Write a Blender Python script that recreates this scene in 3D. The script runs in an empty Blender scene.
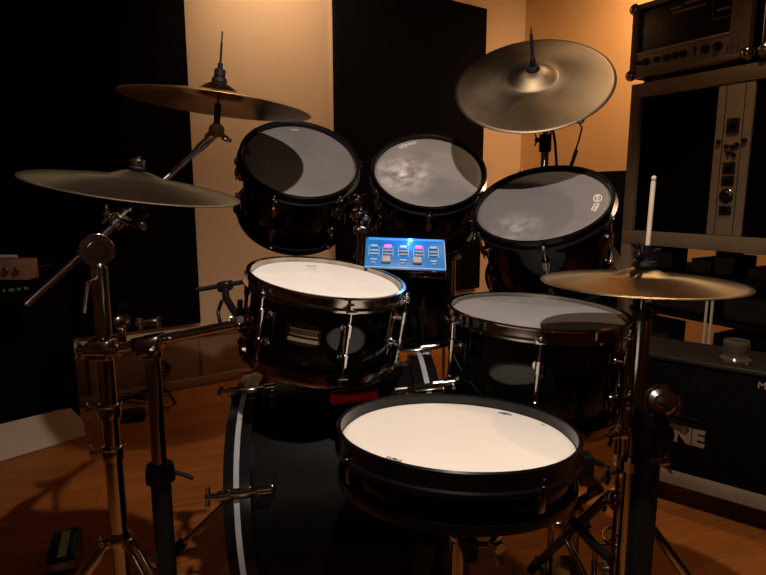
import bpy, bmesh, math, random
from mathutils import Vector, Matrix, Quaternion
random.seed(7)
V = Vector; PI = math.pi; S = bpy.context.scene; COL = S.collection
FPX = 575.0; PITCH = math.radians(9.3); CAMH = 1.05
CF = V((0, math.cos(PITCH), -math.sin(PITCH))); CU = V((0, math.sin(PITCH), math.cos(PITCH))); CR = V((1, 0, 0)); CC = V((0, 0, CAMH))
# ---------------------------------------------------------------- camera
cd = bpy.data.cameras.new('camera'); cam = bpy.data.objects.new('camera', cd); COL.objects.link(cam)
cam.location = CC; cam.rotation_euler = (PI/2 - PITCH, 0, 0); cd.sensor_width = 36; cd.lens = 36*FPX/766; cd.clip_start = .05
S.camera = cam
# ---------------------------------------------------------------- world, exposure
w = bpy.data.worlds.new('world'); S.world = w; w.use_nodes = True
w.node_tree.nodes['Background'].inputs[0].default_value = (1, .72, .45, 1); w.node_tree.nodes['Background'].inputs[1].default_value = .0
S.view_settings.view_transform = 'Standard'; S.view_settings.look = 'None'; S.view_settings.gamma = 1; S.view_settings.use_curve_mapping = False
S.view_settings.exposure = 0.0
# ---------------------------------------------------------------- lights (pendant and ceiling spots of the room, plus one added fill)
ROOF = 2.55
LIGHTS = [  # name, pos, target, watts, colour, cone deg, blend, radius
 ('kit_spot',   (.10, .50, 2.06), (.10, 1.20, .8), 86, (1, .83, .69), 96, .7, .016),
 ('wall_spot_left', (-.38, 2.80, 2.50), (-.45, 3.45, 1.85), 39, (1, .70, .47), 130, 1, .05),
 ('wall_spot_right', (1.50, 2.95, 2.50), (1.68, 3.6, 1.5), 120, (1, .61, .31), 150, 1, .05),
 ('added_fill_spot', (-.42, -.40, 1.34), (-.10, 1.2, .75), 7, (1, .80, .62), 80, .7, .045),  # weak fill added behind the camera to brighten the bass drum top and stands
 ('side_spot',  (1.0, 1.75, 2.50), (.85, 1.5, 0), 34, (1, .64, .38), 90, .8, .03),
]
for n, p, t, e, c, a, b, r in LIGHTS:
    l = bpy.data.lights.new(n, 'SPOT'); l.energy = e; l.color = c; l.spot_size = math.radians(a); l.spot_blend = b; l.shadow_soft_size = r
    o = bpy.data.objects.new(n, l); COL.objects.link(o); o.location = p
    o.rotation_euler = (V(t)-V(p)).to_track_quat('-Z', 'Y').to_euler()

# ---------------------------------------------------------------- helpers
def P(u, v, Z): return CC + Z*(CF + (u-383)/FPX*CR - (v-287.5)/FPX*CU)
def Py(u, v, y):                                   # the point of a pixel's ray at forward distance y
    d = CF + (u-383)/FPX*CR - (v-287.5)/FPX*CU
    return CC + d*(y/d.y)
def Pz(u, v, z):
    d = CF + (u-383)/FPX*CR - (v-287.5)/FPX*CU
    return CC + d*((z-CAMH)/d.z)
def rotz(v, a): return Matrix.Rotation(a, 3, 'Z') @ v

def mat(name, col, rough=.5, metal=0, noise=.0, scale=20, bump=0, bscale=80, coat=0, emit=None, estr=0, spec=.5, col2=None, trans=0):
    m = bpy.data.materials.new(name); m.use_nodes = True; nt = m.node_tree; b = nt.nodes['Principled BSDF']
    b.inputs['Roughness'].default_value = rough; b.inputs['Metallic'].default_value = metal
    b.inputs['Coat Weight'].default_value = coat; b.inputs['Coat Roughness'].default_value = .06
    b.inputs['Specular IOR Level'].default_value = spec
    b.inputs['Transmission Weight'].default_value = trans
    b.inputs['Base Color'].default_value = (*col, 1)
    tc = nt.nodes.new('ShaderNodeTexCoord')
    if noise or col2:
        n = nt.nodes.new('ShaderNodeTexNoise'); n.inputs['Scale'].default_value = scale; n.inputs['Detail'].default_value = 6
        r = nt.nodes.new('ShaderNodeValToRGB'); r.color_ramp.elements[0].position = .3; r.color_ramp.elements[1].position = .7
        a = col; c2 = col2 or tuple(min(1, x*(1+noise)) for x in col)
        if not col2: a = tuple(x*(1-noise) for x in col)
        r.color_ramp.elements[0].color = (*a, 1); r.color_ramp.elements[1].color = (*c2, 1)
        nt.links.new(tc.outputs['Object'], n.inputs['Vector']); nt.links.new(n.outputs['Fac'], r.inputs['Fac']); nt.links.new(r.outputs['Color'], b.inputs['Base Color'])
    if bump:
        n2 = nt.nodes.new('ShaderNodeTexNoise'); n2.inputs['Scale'].default_value = bscale; n2.inputs['Detail'].default_value = 4
        bp = nt.nodes.new('ShaderNodeBump'); bp.inputs['Strength'].default_value = bump; bp.inputs['Distance'].default_value = .002
        nt.links.new(tc.outputs['Object'], n2.inputs['Vector']); nt.links.new(n2.outputs['Fac'], bp.inputs['Height']); nt.links.new(bp.outputs['Normal'], b.inputs['Normal'])
    if emit: b.inputs['Emission Color'].default_value = (*emit, 1); b.inputs['Emission Strength'].default_value = estr
    return m
M = {}
M['chrome'] = mat('chrome', (.56, .57, .58), .12, 1, .08, 60)
M['nickel'] = mat('dark_nickel', (.45, .41, .36), .13, 1, .15, 30)
M['steel'] = mat('brushed_steel', (.46, .455, .45), .20, 1, .12, 40)
M['lacquer'] = mat('black_lacquer', (.003, .003, .0035), .10, 0, .2, 6, coat=.15, spec=.35)
M['blackmetal'] = mat('black_metal', (.007, .007, .0075), .2, 0, .2, 30, coat=.35)
M['hoopblack'] = mat('black_hoop', (.004, .004, .0045), .24, 0, .2, 20, coat=.1, spec=.4)
M['rubber'] = mat('black_rubber', (.005, .005, .0055), .6, 0, .3, 60, bump=.2, spec=.25)
M['matteblack'] = mat('matte_black', (.0032, .0028, .0024), .8, 0, .3, 40, spec=.06)
M['dullblack'] = mat('dull_black_wrap', (.0022, .0022, .0023), .42, 0, .35, 9, bump=.15, bscale=30, spec=.10)
M['foam'] = mat('black_foam', (.0035, .003, .0028), .95, 0, .3, 60, bump=.5, bscale=200, spec=.05)
M['white_head'] = mat('coated_white_head', (.74, .70, .66), .62, 0, scale=5, col2=(.80, .755, .69), bump=.12, bscale=500, spec=.25)
M['pop_head'] = mat('coated_white_small_head', (.70, .68, .66), .62, 0, scale=22, col2=(.77, .745, .72), bump=.12, bscale=500, spec=.25)
M['inlay'] = mat('white_inlay', (.30, .315, .33), .35, 0, .1, 20)
M['red'] = mat('red_plastic', (.62, .012, .018), .35, 0, .15, 40)
M['brownframe'] = mat('grey_brown_frame', (.22, .165, .105), .45, 0, .1, 12, spec=.3)
M['panelgrey'] = mat('control_panel_grey', (.29, .22, .145), .42, 0, .08, 30)
M['knob'] = mat('black_knob', (.012, .01, .009), .35, 0, .1, 30)
M['print'] = mat('faint_print', (.34, .26, .18), .6, 0, .1, 60)
M['darkprint'] = mat('dark_print', (.03, .03, .03), .6, 0, .1, 60)
M['whiteprint'] = mat('pale_print', (.62, .6, .57), .6, 0, .1, 60)
M['wood_stick'] = mat('pale_wood', (.52, .44, .35), .5, 0, .1, 30)
M['cardboard'] = mat('pale_board', (.42, .34, .265), .75, 0, scale=4, col2=(.48, .40, .32))
M['cable'] = mat('black_cable', (.006, .006, .006), .5, 0, .2, 60)
M['blue'] = mat('blue_panel', (.016, .19, .60), .35, 0, .15, 25, spec=.4)
M['green'] = mat('green_label', (.10, .30, .10), .5, 0, .3, 120)
M['blueprint'] = mat('light_blue_print', (.30, .48, .72), .5, 0, .1, 60)
M['blueled'] = mat('cyan_led', (.1, .5, 1), .4, 0, emit=(.08, .45, 1), estr=5)
M['redled'] = mat('pink_led', (1, .1, .3), .4, 0, emit=(1, .08, .32), estr=2.2)
M['violetled'] = mat('violet_led', (.3, .3, 1), .4, 0, emit=(.25, .3, 1), estr=1.2)
M['padgrey'] = mat('grey_rubber_pad', (.36, .34, .31), .6, 0, .1, 50)
M['jarglass'] = mat('jar_glass', (.40, .33, .27), .15, 0, trans=.85)
M['sand'] = mat('jar_contents', (.05, .035, .025), .8, 0, .5, 90)
M['lampglow'] = mat('lamp_diffuser', (1, .8, .6), .5, 0, emit=(1, .66, .36), estr=1.0)
M['whitemetal'] = mat('lamp_ring', (.6, .58, .55), .4, 0, .05, 20)

def head_mat(name, dark, light, scale, hi=None, hipos=None, hirad=.1):
    """Film drum head: smoky grey with wear; hi = a worn whitish area with a shape of its own."""
    m = mat(name, dark, .5, 0, scale=scale, col2=light, bump=.15, bscale=400, spec=.35)
    if hi:
        nt = m.node_tree; b = nt.nodes['Principled BSDF']; src = b.inputs['Base Color'].links[0].from_socket
        tc = nt.nodes.new('ShaderNodeTexCoord'); mp = nt.nodes.new('ShaderNodeVectorMath'); mp.operation = 'DISTANCE'
        mp.inputs[1].default_value = hipos; nt.links.new(tc.outputs['Object'], mp.inputs[0])
        mr = nt.nodes.new('ShaderNodeMapRange'); mr.inputs[1].default_value = 0; mr.inputs[2].default_value = hirad; mr.inputs[3].default_value = 1; mr.inputs[4].default_value = 0
        nt.links.new(mp.outputs['Value'], mr.inputs[0])
        n = nt.nodes.new('ShaderNodeTexNoise'); n.inputs['Scale'].default_value = 38; n.inputs['Detail'].default_value = 5; nt.links.new(tc.outputs['Object'], n.inputs['Vector'])
        r = nt.nodes.new('ShaderNodeMapRange'); r.inputs[1].default_value = .35; r.inputs[2].default_value = .68; nt.links.new(n.outputs['Fac'], r.inputs[0])
        mu = nt.nodes.new('ShaderNodeMath'); mu.operation = 'MULTIPLY'; nt.links.new(mr.outputs[0], mu.inputs[0]); nt.links.new(r.outputs[0], mu.inputs[1])
        mx = nt.nodes.new('ShaderNodeMix'); mx.data_type = 'RGBA'; nt.links.new(mu.outputs[0], mx.inputs[0]); nt.links.new(src, mx.inputs[6]); mx.inputs[7].default_value = (*hi, 1)
        nt.links.new(mx.outputs[2], b.inputs['Base Color'])
    return m

def cymbal_mat(name, col, col2, rough=.3, aniso=.7):
    m = bpy.data.materials.new(name); m.use_nodes = True; nt = m.node_tree; b = nt.nodes['Principled BSDF']; L = nt.links.new
    b.inputs['Metallic'].default_value = 1; b.inputs['Anisotropic'].default_value = aniso
    tg = nt.nodes.new('ShaderNodeTangent'); tg.direction_type = 'RADIAL'; tg.axis = 'Z'; L(tg.outputs[0], b.inputs['Tangent'])
    tc = nt.nodes.new('ShaderNodeTexCoord'); sx = nt.nodes.new('ShaderNodeSeparateXYZ'); L(tc.outputs['Object'], sx.inputs[0])
    cx = nt.nodes.new('ShaderNodeCombineXYZ'); L(sx.outputs[0], cx.inputs[0]); L(sx.outputs[1], cx.inputs[1])
    ln = nt.nodes.new('ShaderNodeVectorMath'); ln.operation = 'LENGTH'; L(cx.outputs[0], ln.inputs[0])
    c1 = nt.nodes.new('ShaderNodeCombineXYZ'); L(ln.outputs['Value'], c1.inputs[0])
    n = nt.nodes.new('ShaderNodeTexNoise'); n.inputs['Scale'].default_value = 260; n.inputs['Detail'].default_value = 3; L(c1.outputs[0], n.inputs['Vector'])
    n2 = nt.nodes.new('ShaderNodeTexNoise'); n2.inputs['Scale'].default_value = 9; n2.inputs['Detail'].default_value = 5; L(tc.outputs['Object'], n2.inputs['Vector'])
    ad = nt.nodes.new('ShaderNodeMath'); ad.operation = 'MULTIPLY_ADD'; L(n.outputs['Fac'], ad.inputs[0]); ad.inputs[1].default_value = .5
    mu = nt.nodes.new('ShaderNodeMath'); mu.operation = 'MULTIPLY'; L(n2.outputs['Fac'], mu.inputs[0]); mu.inputs[1].default_value = .5; L(mu.outputs[0], ad.inputs[2])
    r = nt.nodes.new('ShaderNodeValToRGB'); r.color_ramp.elements[0].position = .35; r.color_ramp.elements[1].position = .65
    r.color_ramp.elements[0].color = (*col, 1); r.color_ramp.elements[1].color = (*col2, 1); L(ad.outputs[0], r.inputs[0]); L(r.outputs[0], b.inputs['Base Color'])
    rr = nt.nodes.new('ShaderNodeMapRange'); rr.inputs[3].default_value = rough*.8; rr.inputs[4].default_value = rough*1.25; L(n2.outputs['Fac'], rr.inputs[0]); L(rr.outputs[0], b.inputs['Roughness'])
    bp = nt.nodes.new('ShaderNodeBump'); bp.inputs['Strength'].default_value = .25; bp.inputs['Distance'].default_value = .0006; L(n.outputs['Fac'], bp.inputs['Height']); L(bp.outputs[0], b.inputs['Normal'])
    return m
M['bronze'] = cymbal_mat('bronze_cymbal', (.36, .27, .15), (.44, .34, .20), .30)
M['aged'] = cymbal_mat('aged_cymbal', (.11, .083, .052), (.175, .135, .088), .46, .5)
M['golden'] = cymbal_mat('warm_cymbal', (.40, .26, .12), (.50, .34, .17), .32)

class MB:
    def __init__(s): s.b = bmesh.new()
    def add(s, verts, faces):
        vs = [s.b.verts.new(v) for v in verts]
        for f in faces:
            try: s.b.faces.new([vs[i] for i in f])
            except ValueError: pass
        return s
    def frame(s, ax):
        ax = ax.normalized(); a = ax.orthogonal().normalized() if abs(ax.z) < .9 else V((1, 0, 0)) - ax*ax.x
        a.normalize(); return a, ax.cross(a), ax
    def lathe(s, prof, o=(0, 0, 0), ax=(0, 0, 1), n=48, closed=False):
        """prof: (radius, height) list"""
        o = V(o); a, b, c = s.frame(V(ax)); vs = []; fs = []; k = len(prof)
        for i in range(n):
            t = 2*PI*i/n; d = a*math.cos(t) + b*math.sin(t)
            for r, h in prof: vs.append(o + d*max(r, 1e-5) + c*h)
        m = k if closed else k-1
        for i in range(n):
            j = (i+1) % n
            for q in range(m):
                q2 = (q+1) % k; fs.append((i*k+q, j*k+q, j*k+q2, i*k+q2))
        s.add(vs, fs); return s
    def cyl(s, p0, p1, r0, r1=None, n=16, ch=0):
        p0 = V(p0); p1 = V(p1); L = (p1-p0).length; r1 = r0 if r1 is None else r1
        ch = min(ch or .12*min(r0, r1), L*.3)
        return s.lathe([(0, 0), (r0-ch, 0), (r0, ch), (r1, L-ch), (r1-ch, L), (0, L)], p0, p1-p0, n)
    def tube(s, pts, r, n=10, caps=True):
        pts = [V(p) for p in pts]; vs = []; fs = []; a = None
        for i, p in enumerate(pts):
            d = (pts[min(i+1, len(pts)-1)] - pts[max(i-1, 0)]).normalized()
            if a is None: a = d.orthogonal().normalized()
            else: a = (a - d*a.dot(d)).normalized()
            b = d.cross(a)
            for k in range(n):
                t = 2*PI*k/n; vs.append(p + (a*math.cos(t) + b*math.sin(t))*r)
        for i in range(len(pts)-1):
            for k in range(n):
                k2 = (k+1) % n; fs.append((i*n+k, i*n+k2, (i+1)*n+k2, (i+1)*n+k))
        if caps: fs.append(tuple(range(n-1, -1, -1))); fs.append(tuple(range((len(pts)-1)*n, len(pts)*n)))
        return s.add(vs, fs)
    def box(s, c, sz, X=(1, 0, 0), Y=(0, 1, 0), Z=(0, 0, 1), bev=.0):
        c = V(c); X = V(X).normalized(); Y = V(Y).normalized(); Z = V(Z).normalized(); t = bmesh.new()
        bmesh.ops.create_cube(t, size=1)
        for v in t.verts: v.co = V((v.co.x*sz[0], v.co.y*sz[1], v.co.z*sz[2]))
        if bev: bmesh.ops.bevel(t, geom=list(t.edges), offset=min(bev, min(sz)*.45), segments=2, affect='EDGES', profile=.5)
        t.verts.index_update()
        s.add([c + X*v.co.x + Y*v.co.y + Z*v.co.z for v in t.verts], [[v.index for v in f.verts] for f in t.faces]); t.free(); return s
    def ball(s, c, r, n=12, sq=1):
        pr = [(r*math.sin(PI*i/n), -r*sq*math.cos(PI*i/n)) for i in range(n+1)]
        return s.lathe(pr, c, (0, 0, 1), n*2)
    def torus(s, c, R, r, ax=(0, 0, 1), n=32, k=10):
        return s.lathe([(R + r*math.cos(2*PI*i/k), r*math.sin(2*PI*i/k)) for i in range(k)], c, ax, n, True)
    def wing(s, c, ax, side, sc=1.0):
        """wing nut: hub + two rounded ears"""
        c = V(c); ax = V(ax).normalized(); side = V(side); side = (side - ax*side.dot(ax)).normalized()
        s.cyl(c - ax*.006*sc, c + ax*.008*sc, .007*sc, n=14)
        for q in (-1, 1):
            up = (side*q + ax*.5).normalized()
            s.box(c + up*.013*sc, (.016*sc, .009*sc, .004*sc), up, ax.cross(side), up.cross(ax.cross(side)), .0018*sc)
        return s
    def build(s, name, m, parent=None, world=True, label=None, sharp=35):
        bmesh.ops.remove_doubles(s.b, verts=s.b.verts, dist=1e-6)
        bmesh.ops.recalc_face_normals(s.b, faces=s.b.faces)
        me = bpy.data.meshes.new(name); s.b.to_mesh(me); s.b.free()
        me.materials.append(M[m] if isinstance(m, str) else m)
        for p in me.polygons: p.use_smooth = True
        me.set_sharp_from_angle(angle=math.radians(sharp))
        o = bpy.data.objects.new(name, me); COL.objects.link(o)
        if parent is not None:
            o.parent = parent
            if world: me.transform(rootmat(parent).inverted())
        elif world is True:
            c = sum((v.co for v in me.vertices), V((0, 0, 0)))/max(1, len(me.vertices)); lo = min(v.co.z for v in me.vertices)
            t = V((c.x, c.y, lo)); me.transform(Matrix.Translation(-t)); o.location = t
        if label: o['label'] = label
        return o
def rootmat(o):
    while o.parent: o = o.parent
    return Matrix.LocRotScale(o.location, o.rotation_quaternion if o.rotation_mode == 'QUATERNION' else o.rotation_euler, None)
def thing(name, label, cat, loc=(0, 0, 0), q=None, group=None):
    o = bpy.data.objects.new(name, None); COL.objects.link(o); o.location = loc; o.empty_display_size = .1
    if q is not None: o.rotation_mode = 'QUATERNION'; o.rotation_quaternion = q
    o['label'] = label; o['category'] = cat
    if group: o['group'] = group
    return o
def tag(o, label, cat, group=None, kind=None):
    o['label'] = label; o['category'] = cat
    if group: o['group'] = group
    if kind: o['kind'] = kind
    return o
def struct(o, label=None): 
    o['kind'] = 'structure'
    if label: o['label'] = label
    return o
def text(name, body, size, m, o, X, Z, parent, depth=.0008, align='LEFT', bold=0, label=None, shear=0):
    """lettering lying in the plane X (reading direction) / Z (up), origin o"""
    cu = bpy.data.curves.new(name, 'FONT'); cu.body = body; cu.size = size; cu.extrude = depth; cu.align_x = align; cu.offset = bold; cu.shear = shear
    t = bpy.data.objects.new('t', cu); COL.objects.link(t)
    dg = bpy.context.evaluated_depsgraph_get(); me = bpy.data.meshes.new_from_object(t.evaluated_get(dg)); bpy.data.objects.remove(t)
    X = V(X).normalized(); Z = V(Z).normalized(); Y = X.cross(Z)   # X reading, Z up
    R = Matrix((( X.x, Z.x, -Y.x*-1), (X.y, Z.y, -Y.y*-1), (X.z, Z.z, -Y.z*-1))).to_4x4()
    me.transform(Matrix.Translation(V(o)) @ R); me.materials.clear(); me.materials.append(M[m])
    ob = bpy.data.objects.new(name, me); COL.objects.link(ob); ob.parent = parent; me.transform(rootmat(parent).inverted())
    if label: ob['label'] = label
    return ob

# ---------------------------------------------------------------- the room
A = V((.824, .566, 0)); B = V((.566, -.824, 0)); NA = V((.566, -.824, 0)); NB = V((-.824, -.566, 0))   # wall directions, inward normals
W0 = V((-1.17, 2.97, 0))                                   # a point on the left back wall's foot
def onA(u, off=0):                                          # foot point of wall A under pixel column u (at horizon height)
    k = (u-383)/FPX/ math.cos(PITCH)*1.0
    k = (u-383)/FPX*math.cos(PITCH)
    p = W0 + NA*off; s = (k*p.y - p.x)/(A.x - k*A.y); return p + A*s
CORN = onA(519)
def onB(u, off=0):
    k = (u-383)/FPX*math.cos(PITCH); p = CORN + NB*off; s = (k*p.y - p.x)/(B.x - k*B.y); return p + B*s
LEFTC = W0 - A*2.2; DEEP = 5.2
c00 = LEFTC; c10 = CORN; c11 = CORN + B*DEEP; c01 = LEFTC + B*DEEP

def wall_mat(name, col, col2):
    return mat(name, col, .7, 0, scale=2.2, col2=col2, bump=.06, bscale=120, spec=.2)
M['wallA'] = wall_mat('cream_wall_paint', (.60, .43, .27), (.64, .465, .295))
M['wallB'] = wall_mat('orange_wall_paint', (.62, .36, .16), (.66, .39, .18))
M['ceil'] = wall_mat('ceiling_paint', (.10, .08, .06), (.12, .10, .07))
M['wains'] = mat('wainscot_wood', (.20, .115, .06), .6, 0, scale=3, col2=(.24, .14, .075), spec=.25)
def floor_mat():
    m = bpy.data.materials.new('wood_floor'); m.use_nodes = True; nt = m.node_tree; b = nt.nodes['Principled BSDF']; L = nt.links.new
    tc = nt.nodes.new('ShaderNodeTexCoord'); mp = nt.nodes.new('ShaderNodeMapping'); mp.inputs['Rotation'].default_value = (0, 0, math.atan2(A.y, A.x)*-1 + .25); L(tc.outputs['Object'], mp.inputs[0])
    br = nt.nodes.new('ShaderNodeTexBrick'); br.inputs['Scale'].default_value = 1; br.inputs['Brick Width'].default_value = 1.1; br.inputs['Row Height'].default_value = .12
    br.inputs['Mortar Size'].default_value = .0012; br.inputs['Color1'].default_value = (.29, .093, .019, 1); br.inputs['Color2'].default_value = (.35, .12, .027, 1); br.inputs['Mortar'].default_value = (.12, .04, .012, 1)
    L(mp.outputs[0], br.inputs['Vector'])
    m2 = nt.nodes.new('ShaderNodeMapping'); m2.inputs['Scale'].default_value = (2, 26, 1); L(mp.outputs[0], m2.inputs[0])
    n = nt.nodes.new('ShaderNodeTexNoise'); n.inputs['Scale'].default_value = 2.2; n.inputs['Detail'].default_value = 7; n.inputs['Distortion'].default_value = .6; L(m2.outputs[0], n.inputs['Vector'])
    r = nt.nodes.new('ShaderNodeValToRGB'); r.color_ramp.elements[0].position = .3; r.color_ramp.elements[0].color = (.72, .70, .68, 1); r.color_ramp.elements[1].position = .7; r.color_ramp.elements[1].color = (1.1, 1.08, 1.05, 1); L(n.outputs['Fac'], r.inputs[0])
    mx = nt.nodes.new('ShaderNodeMix'); mx.data_type = 'RGBA'; mx.blend_type = 'MULTIPLY'; mx.inputs[0].default_value = 1; L(br.outputs['Color'], mx.inputs[6]); L(r.outputs[0], mx.inputs[7]); L(mx.outputs[2], b.inputs['Base Color'])
    b.inputs['Roughness'].default_value = .38; b.inputs['Specular IOR Level'].default_value = .22
    bp = nt.nodes.new('ShaderNodeBump'); bp.inputs['Strength'].default_value = .08; bp.inputs['Distance'].default_value = .002; L(n.outputs['Fac'], bp.inputs['Height']); L(bp.outputs[0], b.inputs['Normal'])
    return m
M['floor'] = floor_mat()
T = .1
def slab(name, p, q, nin, m, z0=0, z1=ROOF):
    d = (q-p); mid = (p+q)/2 - nin*T/2; o = MB().box((mid.x, mid.y, (z0+z1)/2), (d.length + .0, T, z1-z0), d, nin, (0, 0, 1)).build(name, m); return struct(o)
cen = (c00+c10+c11+c01)/4
struct(MB().box((cen.x, cen.y, -.05), ((c10-c00).length+.3, DEEP+.3, .1), A, B).build('floor', 'floor'))
struct(MB().box((cen.x, cen.y, ROOF+.05), ((c10-c00).length+.3, DEEP+.3, .1), A, B).build('ceiling', 'ceil'))
slab('wall_back', c00, c10, NA, 'wallA'); slab('wall_right', c10 + B*.0, c11, NB, 'wallB')
slab('wall_front', c01, c11, -NA, 'wallA'); slab('wall_left', c00, c01, -NB, 'wallA')
# panelled skirting along the back wall
def skirting(name, p, q, nin, h=.30):
    d = (q-p); L = d.length; d.normalize(); b = MB()
    mid = (p+q)/2 + nin*.011
    b.box((mid.x, mid.y, h/2+.001), (L, .02, h), d, nin, (0, 0, 1), .002)
    b.box((mid.x + nin.x*.012, mid.y + nin.y*.012, h-.012), (L, .024, .022), d, nin, (0, 0, 1), .003)
    b.box((mid.x + nin.x*.010, mid.y + nin.y*.010, .028), (L, .02, .05), d, nin, (0, 0, 1), .003)
    k = int(L/.55)
    for i in range(k+1):
        c = p + d*(i*.55+.2) + nin*.021
        b.box((c.x, c.y, h/2), (.03, .016, h-.06), d, nin, (0, 0, 1), .002)
    return struct(b.build(name, 'wains'))
skirting('baseboard_back', c00, c10 - A*.03, NA); 
# pale vertical trims on the right wall near the corner
b = MB()
for u in (521,):
    c = onB(u, .008); b.box((c.x, c.y, .62), (.012, .014, 1.24), B, NB, (0, 0, 1), .002)
struct(b.build('trim_1', 'wallB'))

# acoustic panels on the back wall
def apanel(u0, u1, z0, z1, label, th=.05):
    p = onA(u0, th/2 + .004); q = onA(u1, th/2 + .004); mid = (p+q)/2
    t = thing('acoustic_panel', label, 'panel', (mid.x, mid.y, z0), group=None)
    MB().box((mid.x, mid.y, (z0+z1)/2), ((q-p).length, th, z1-z0), A, NA, (0, 0, 1), .006).build('fabric_front', 'foam', t)
    b = MB()
    for z in (z0+.2, z1-.2):
        c = mid - NA*.0265; b.box((c.x, c.y, z), ((q-p).length*.8, .003, .04), A, NA)
    b.build('mounting_batten', 'matteblack', t); return t
apanel(-120, 193, .36, 2.3, 'wide matte black acoustic panel covering the left end of the wall')
apanel(336, 480, .36, 2.3, 'narrower matte black acoustic panel behind the middle rack tom')
pa = onA(330, .006); pb = onA(336, .006)
struct(MB().box(((pa+pb)/2).to_tuple()[:2] + (1.33,), (.018, .012, 1.94), A, NA, (0, 0, 1), .002).build('trim_2', 'wallA'))

# lamp fixtures: pendant, added lamp for the fill spot, recessed ceiling lights
kl = V(LIGHTS[0][1])
t = thing('pendant_lamp', 'small black pendant lamp hanging above the drum kit', 'lamp', kl + V((0, 0, .01)))
MB().lathe([(.030, .012), (.055, .004), (.058, .006), (.036, .07), (.020, .10), (0, .104), (0, .098), (.018, .095), (.032, .068), (.028, .014)], kl + V((0, 0, .0)), (0, 0, 1), 32).build('lamp_shade', 'blackmetal', t)
MB().ball(kl + V((0, 0, .050)), .022).build('bulb', 'lampglow', t)
MB().cyl(kl + V((0, 0, .10)), V((kl.x, kl.y, ROOF-.02)), .003).cyl(V((kl.x, kl.y, ROOF-.025)), V((kl.x, kl.y, ROOF)), .045).build('cord', 'cable', t)
sp_ = V(LIGHTS[3][1]); t = thing('added_fill_lamp', 'slim black floor lamp added out of view behind the camera as fill light', 'lamp', (sp_.x-.06, sp_.y-.10, 0))  # unseen fixture, added only to house the fill spot
dl = (V(LIGHTS[3][2]) - sp_).normalized()
MB().cyl((sp_.x-.06, sp_.y-.10, 0), (sp_.x-.06, sp_.y-.10, .02), .12, n=32).build('base', 'blackmetal', t)
MB().tube([(sp_.x-.06, sp_.y-.10, .015), (sp_.x-.06, sp_.y-.10, sp_.z-.02), sp_ - dl*.09], .009).build('pole', 'blackmetal', t)
MB().lathe([(0, -.10), (.025, -.098), (.05, -.055), (.062, -.002), (.058, -.002), (.045, -.055), (.02, -.09), (0, -.092)], sp_, dl, 32).build('lamp_shade', 'blackmetal', t)
MB().ball(sp_ - dl*.055, .022).build('bulb', 'lampglow', t)
for n, p, *_ in LIGHTS[1:3] + LIGHTS[4:]:
    lb = {'wall_spot_left': 'recessed ceiling downlight washing the cream wall',
          'wall_spot_right': 'recessed ceiling downlight washing the orange wall', 'side_spot': 'recessed ceiling downlight above the right stands'}[n]
    t = thing('ceiling_light', lb, 'light', (p[0], p[1], ROOF-.022), group='recessed ceiling downlights')
    c = V((p[0], p[1], ROOF-.012))
    MB().lathe([(.045, -.004), (.06, -.006), (.062, .010), (.045, .010)], c, (0, 0, 1), 32, True).build('trim_ring', 'whitemetal', t)
    MB().lathe([(0, 0), (.044, 0), (.044, .008), (0, .008)], c, (0, 0, 1), 32).build('diffuser', 'lampglow', t)

# ---------------------------------------------------------------- drums
def quat_n(n, spin=0):
    n = V(n).normalized(); q = V((0, 0, 1)).rotation_difference(n); return q @ Quaternion((0, 0, 1), spin)
def hoop_prof(rh, z, s=1, style='flange'):
    if style == 'flange': pr = [(rh+.001, .007), (rh+.003, .0090), (rh+.009, .0090), (rh+.010, .007), (rh+.0055, .004), (rh+.0055, -.011), (rh+.015, -.013), (rh+.015, -.017), (rh+.0015, -.018)]
    elif style == 'tall' and s > 0: pr = [(rh+.001, .006), (rh+.002, .0135), (rh+.006, .0155), (rh+.0085, .013), (rh+.0075, .004), (rh+.0075, -.010), (rh+.010, -.013), (rh+.010, -.020), (rh+.0015, -.020)]
    elif style == 'tall': pr = [(rh+.001, .000), (rh+.002, .002), (rh+.004, .002), (rh+.005, -.002), (rh+.005, -.012), (rh+.0015, -.012)]
    return [(r, z + s*h) for r, h in pr]
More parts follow.
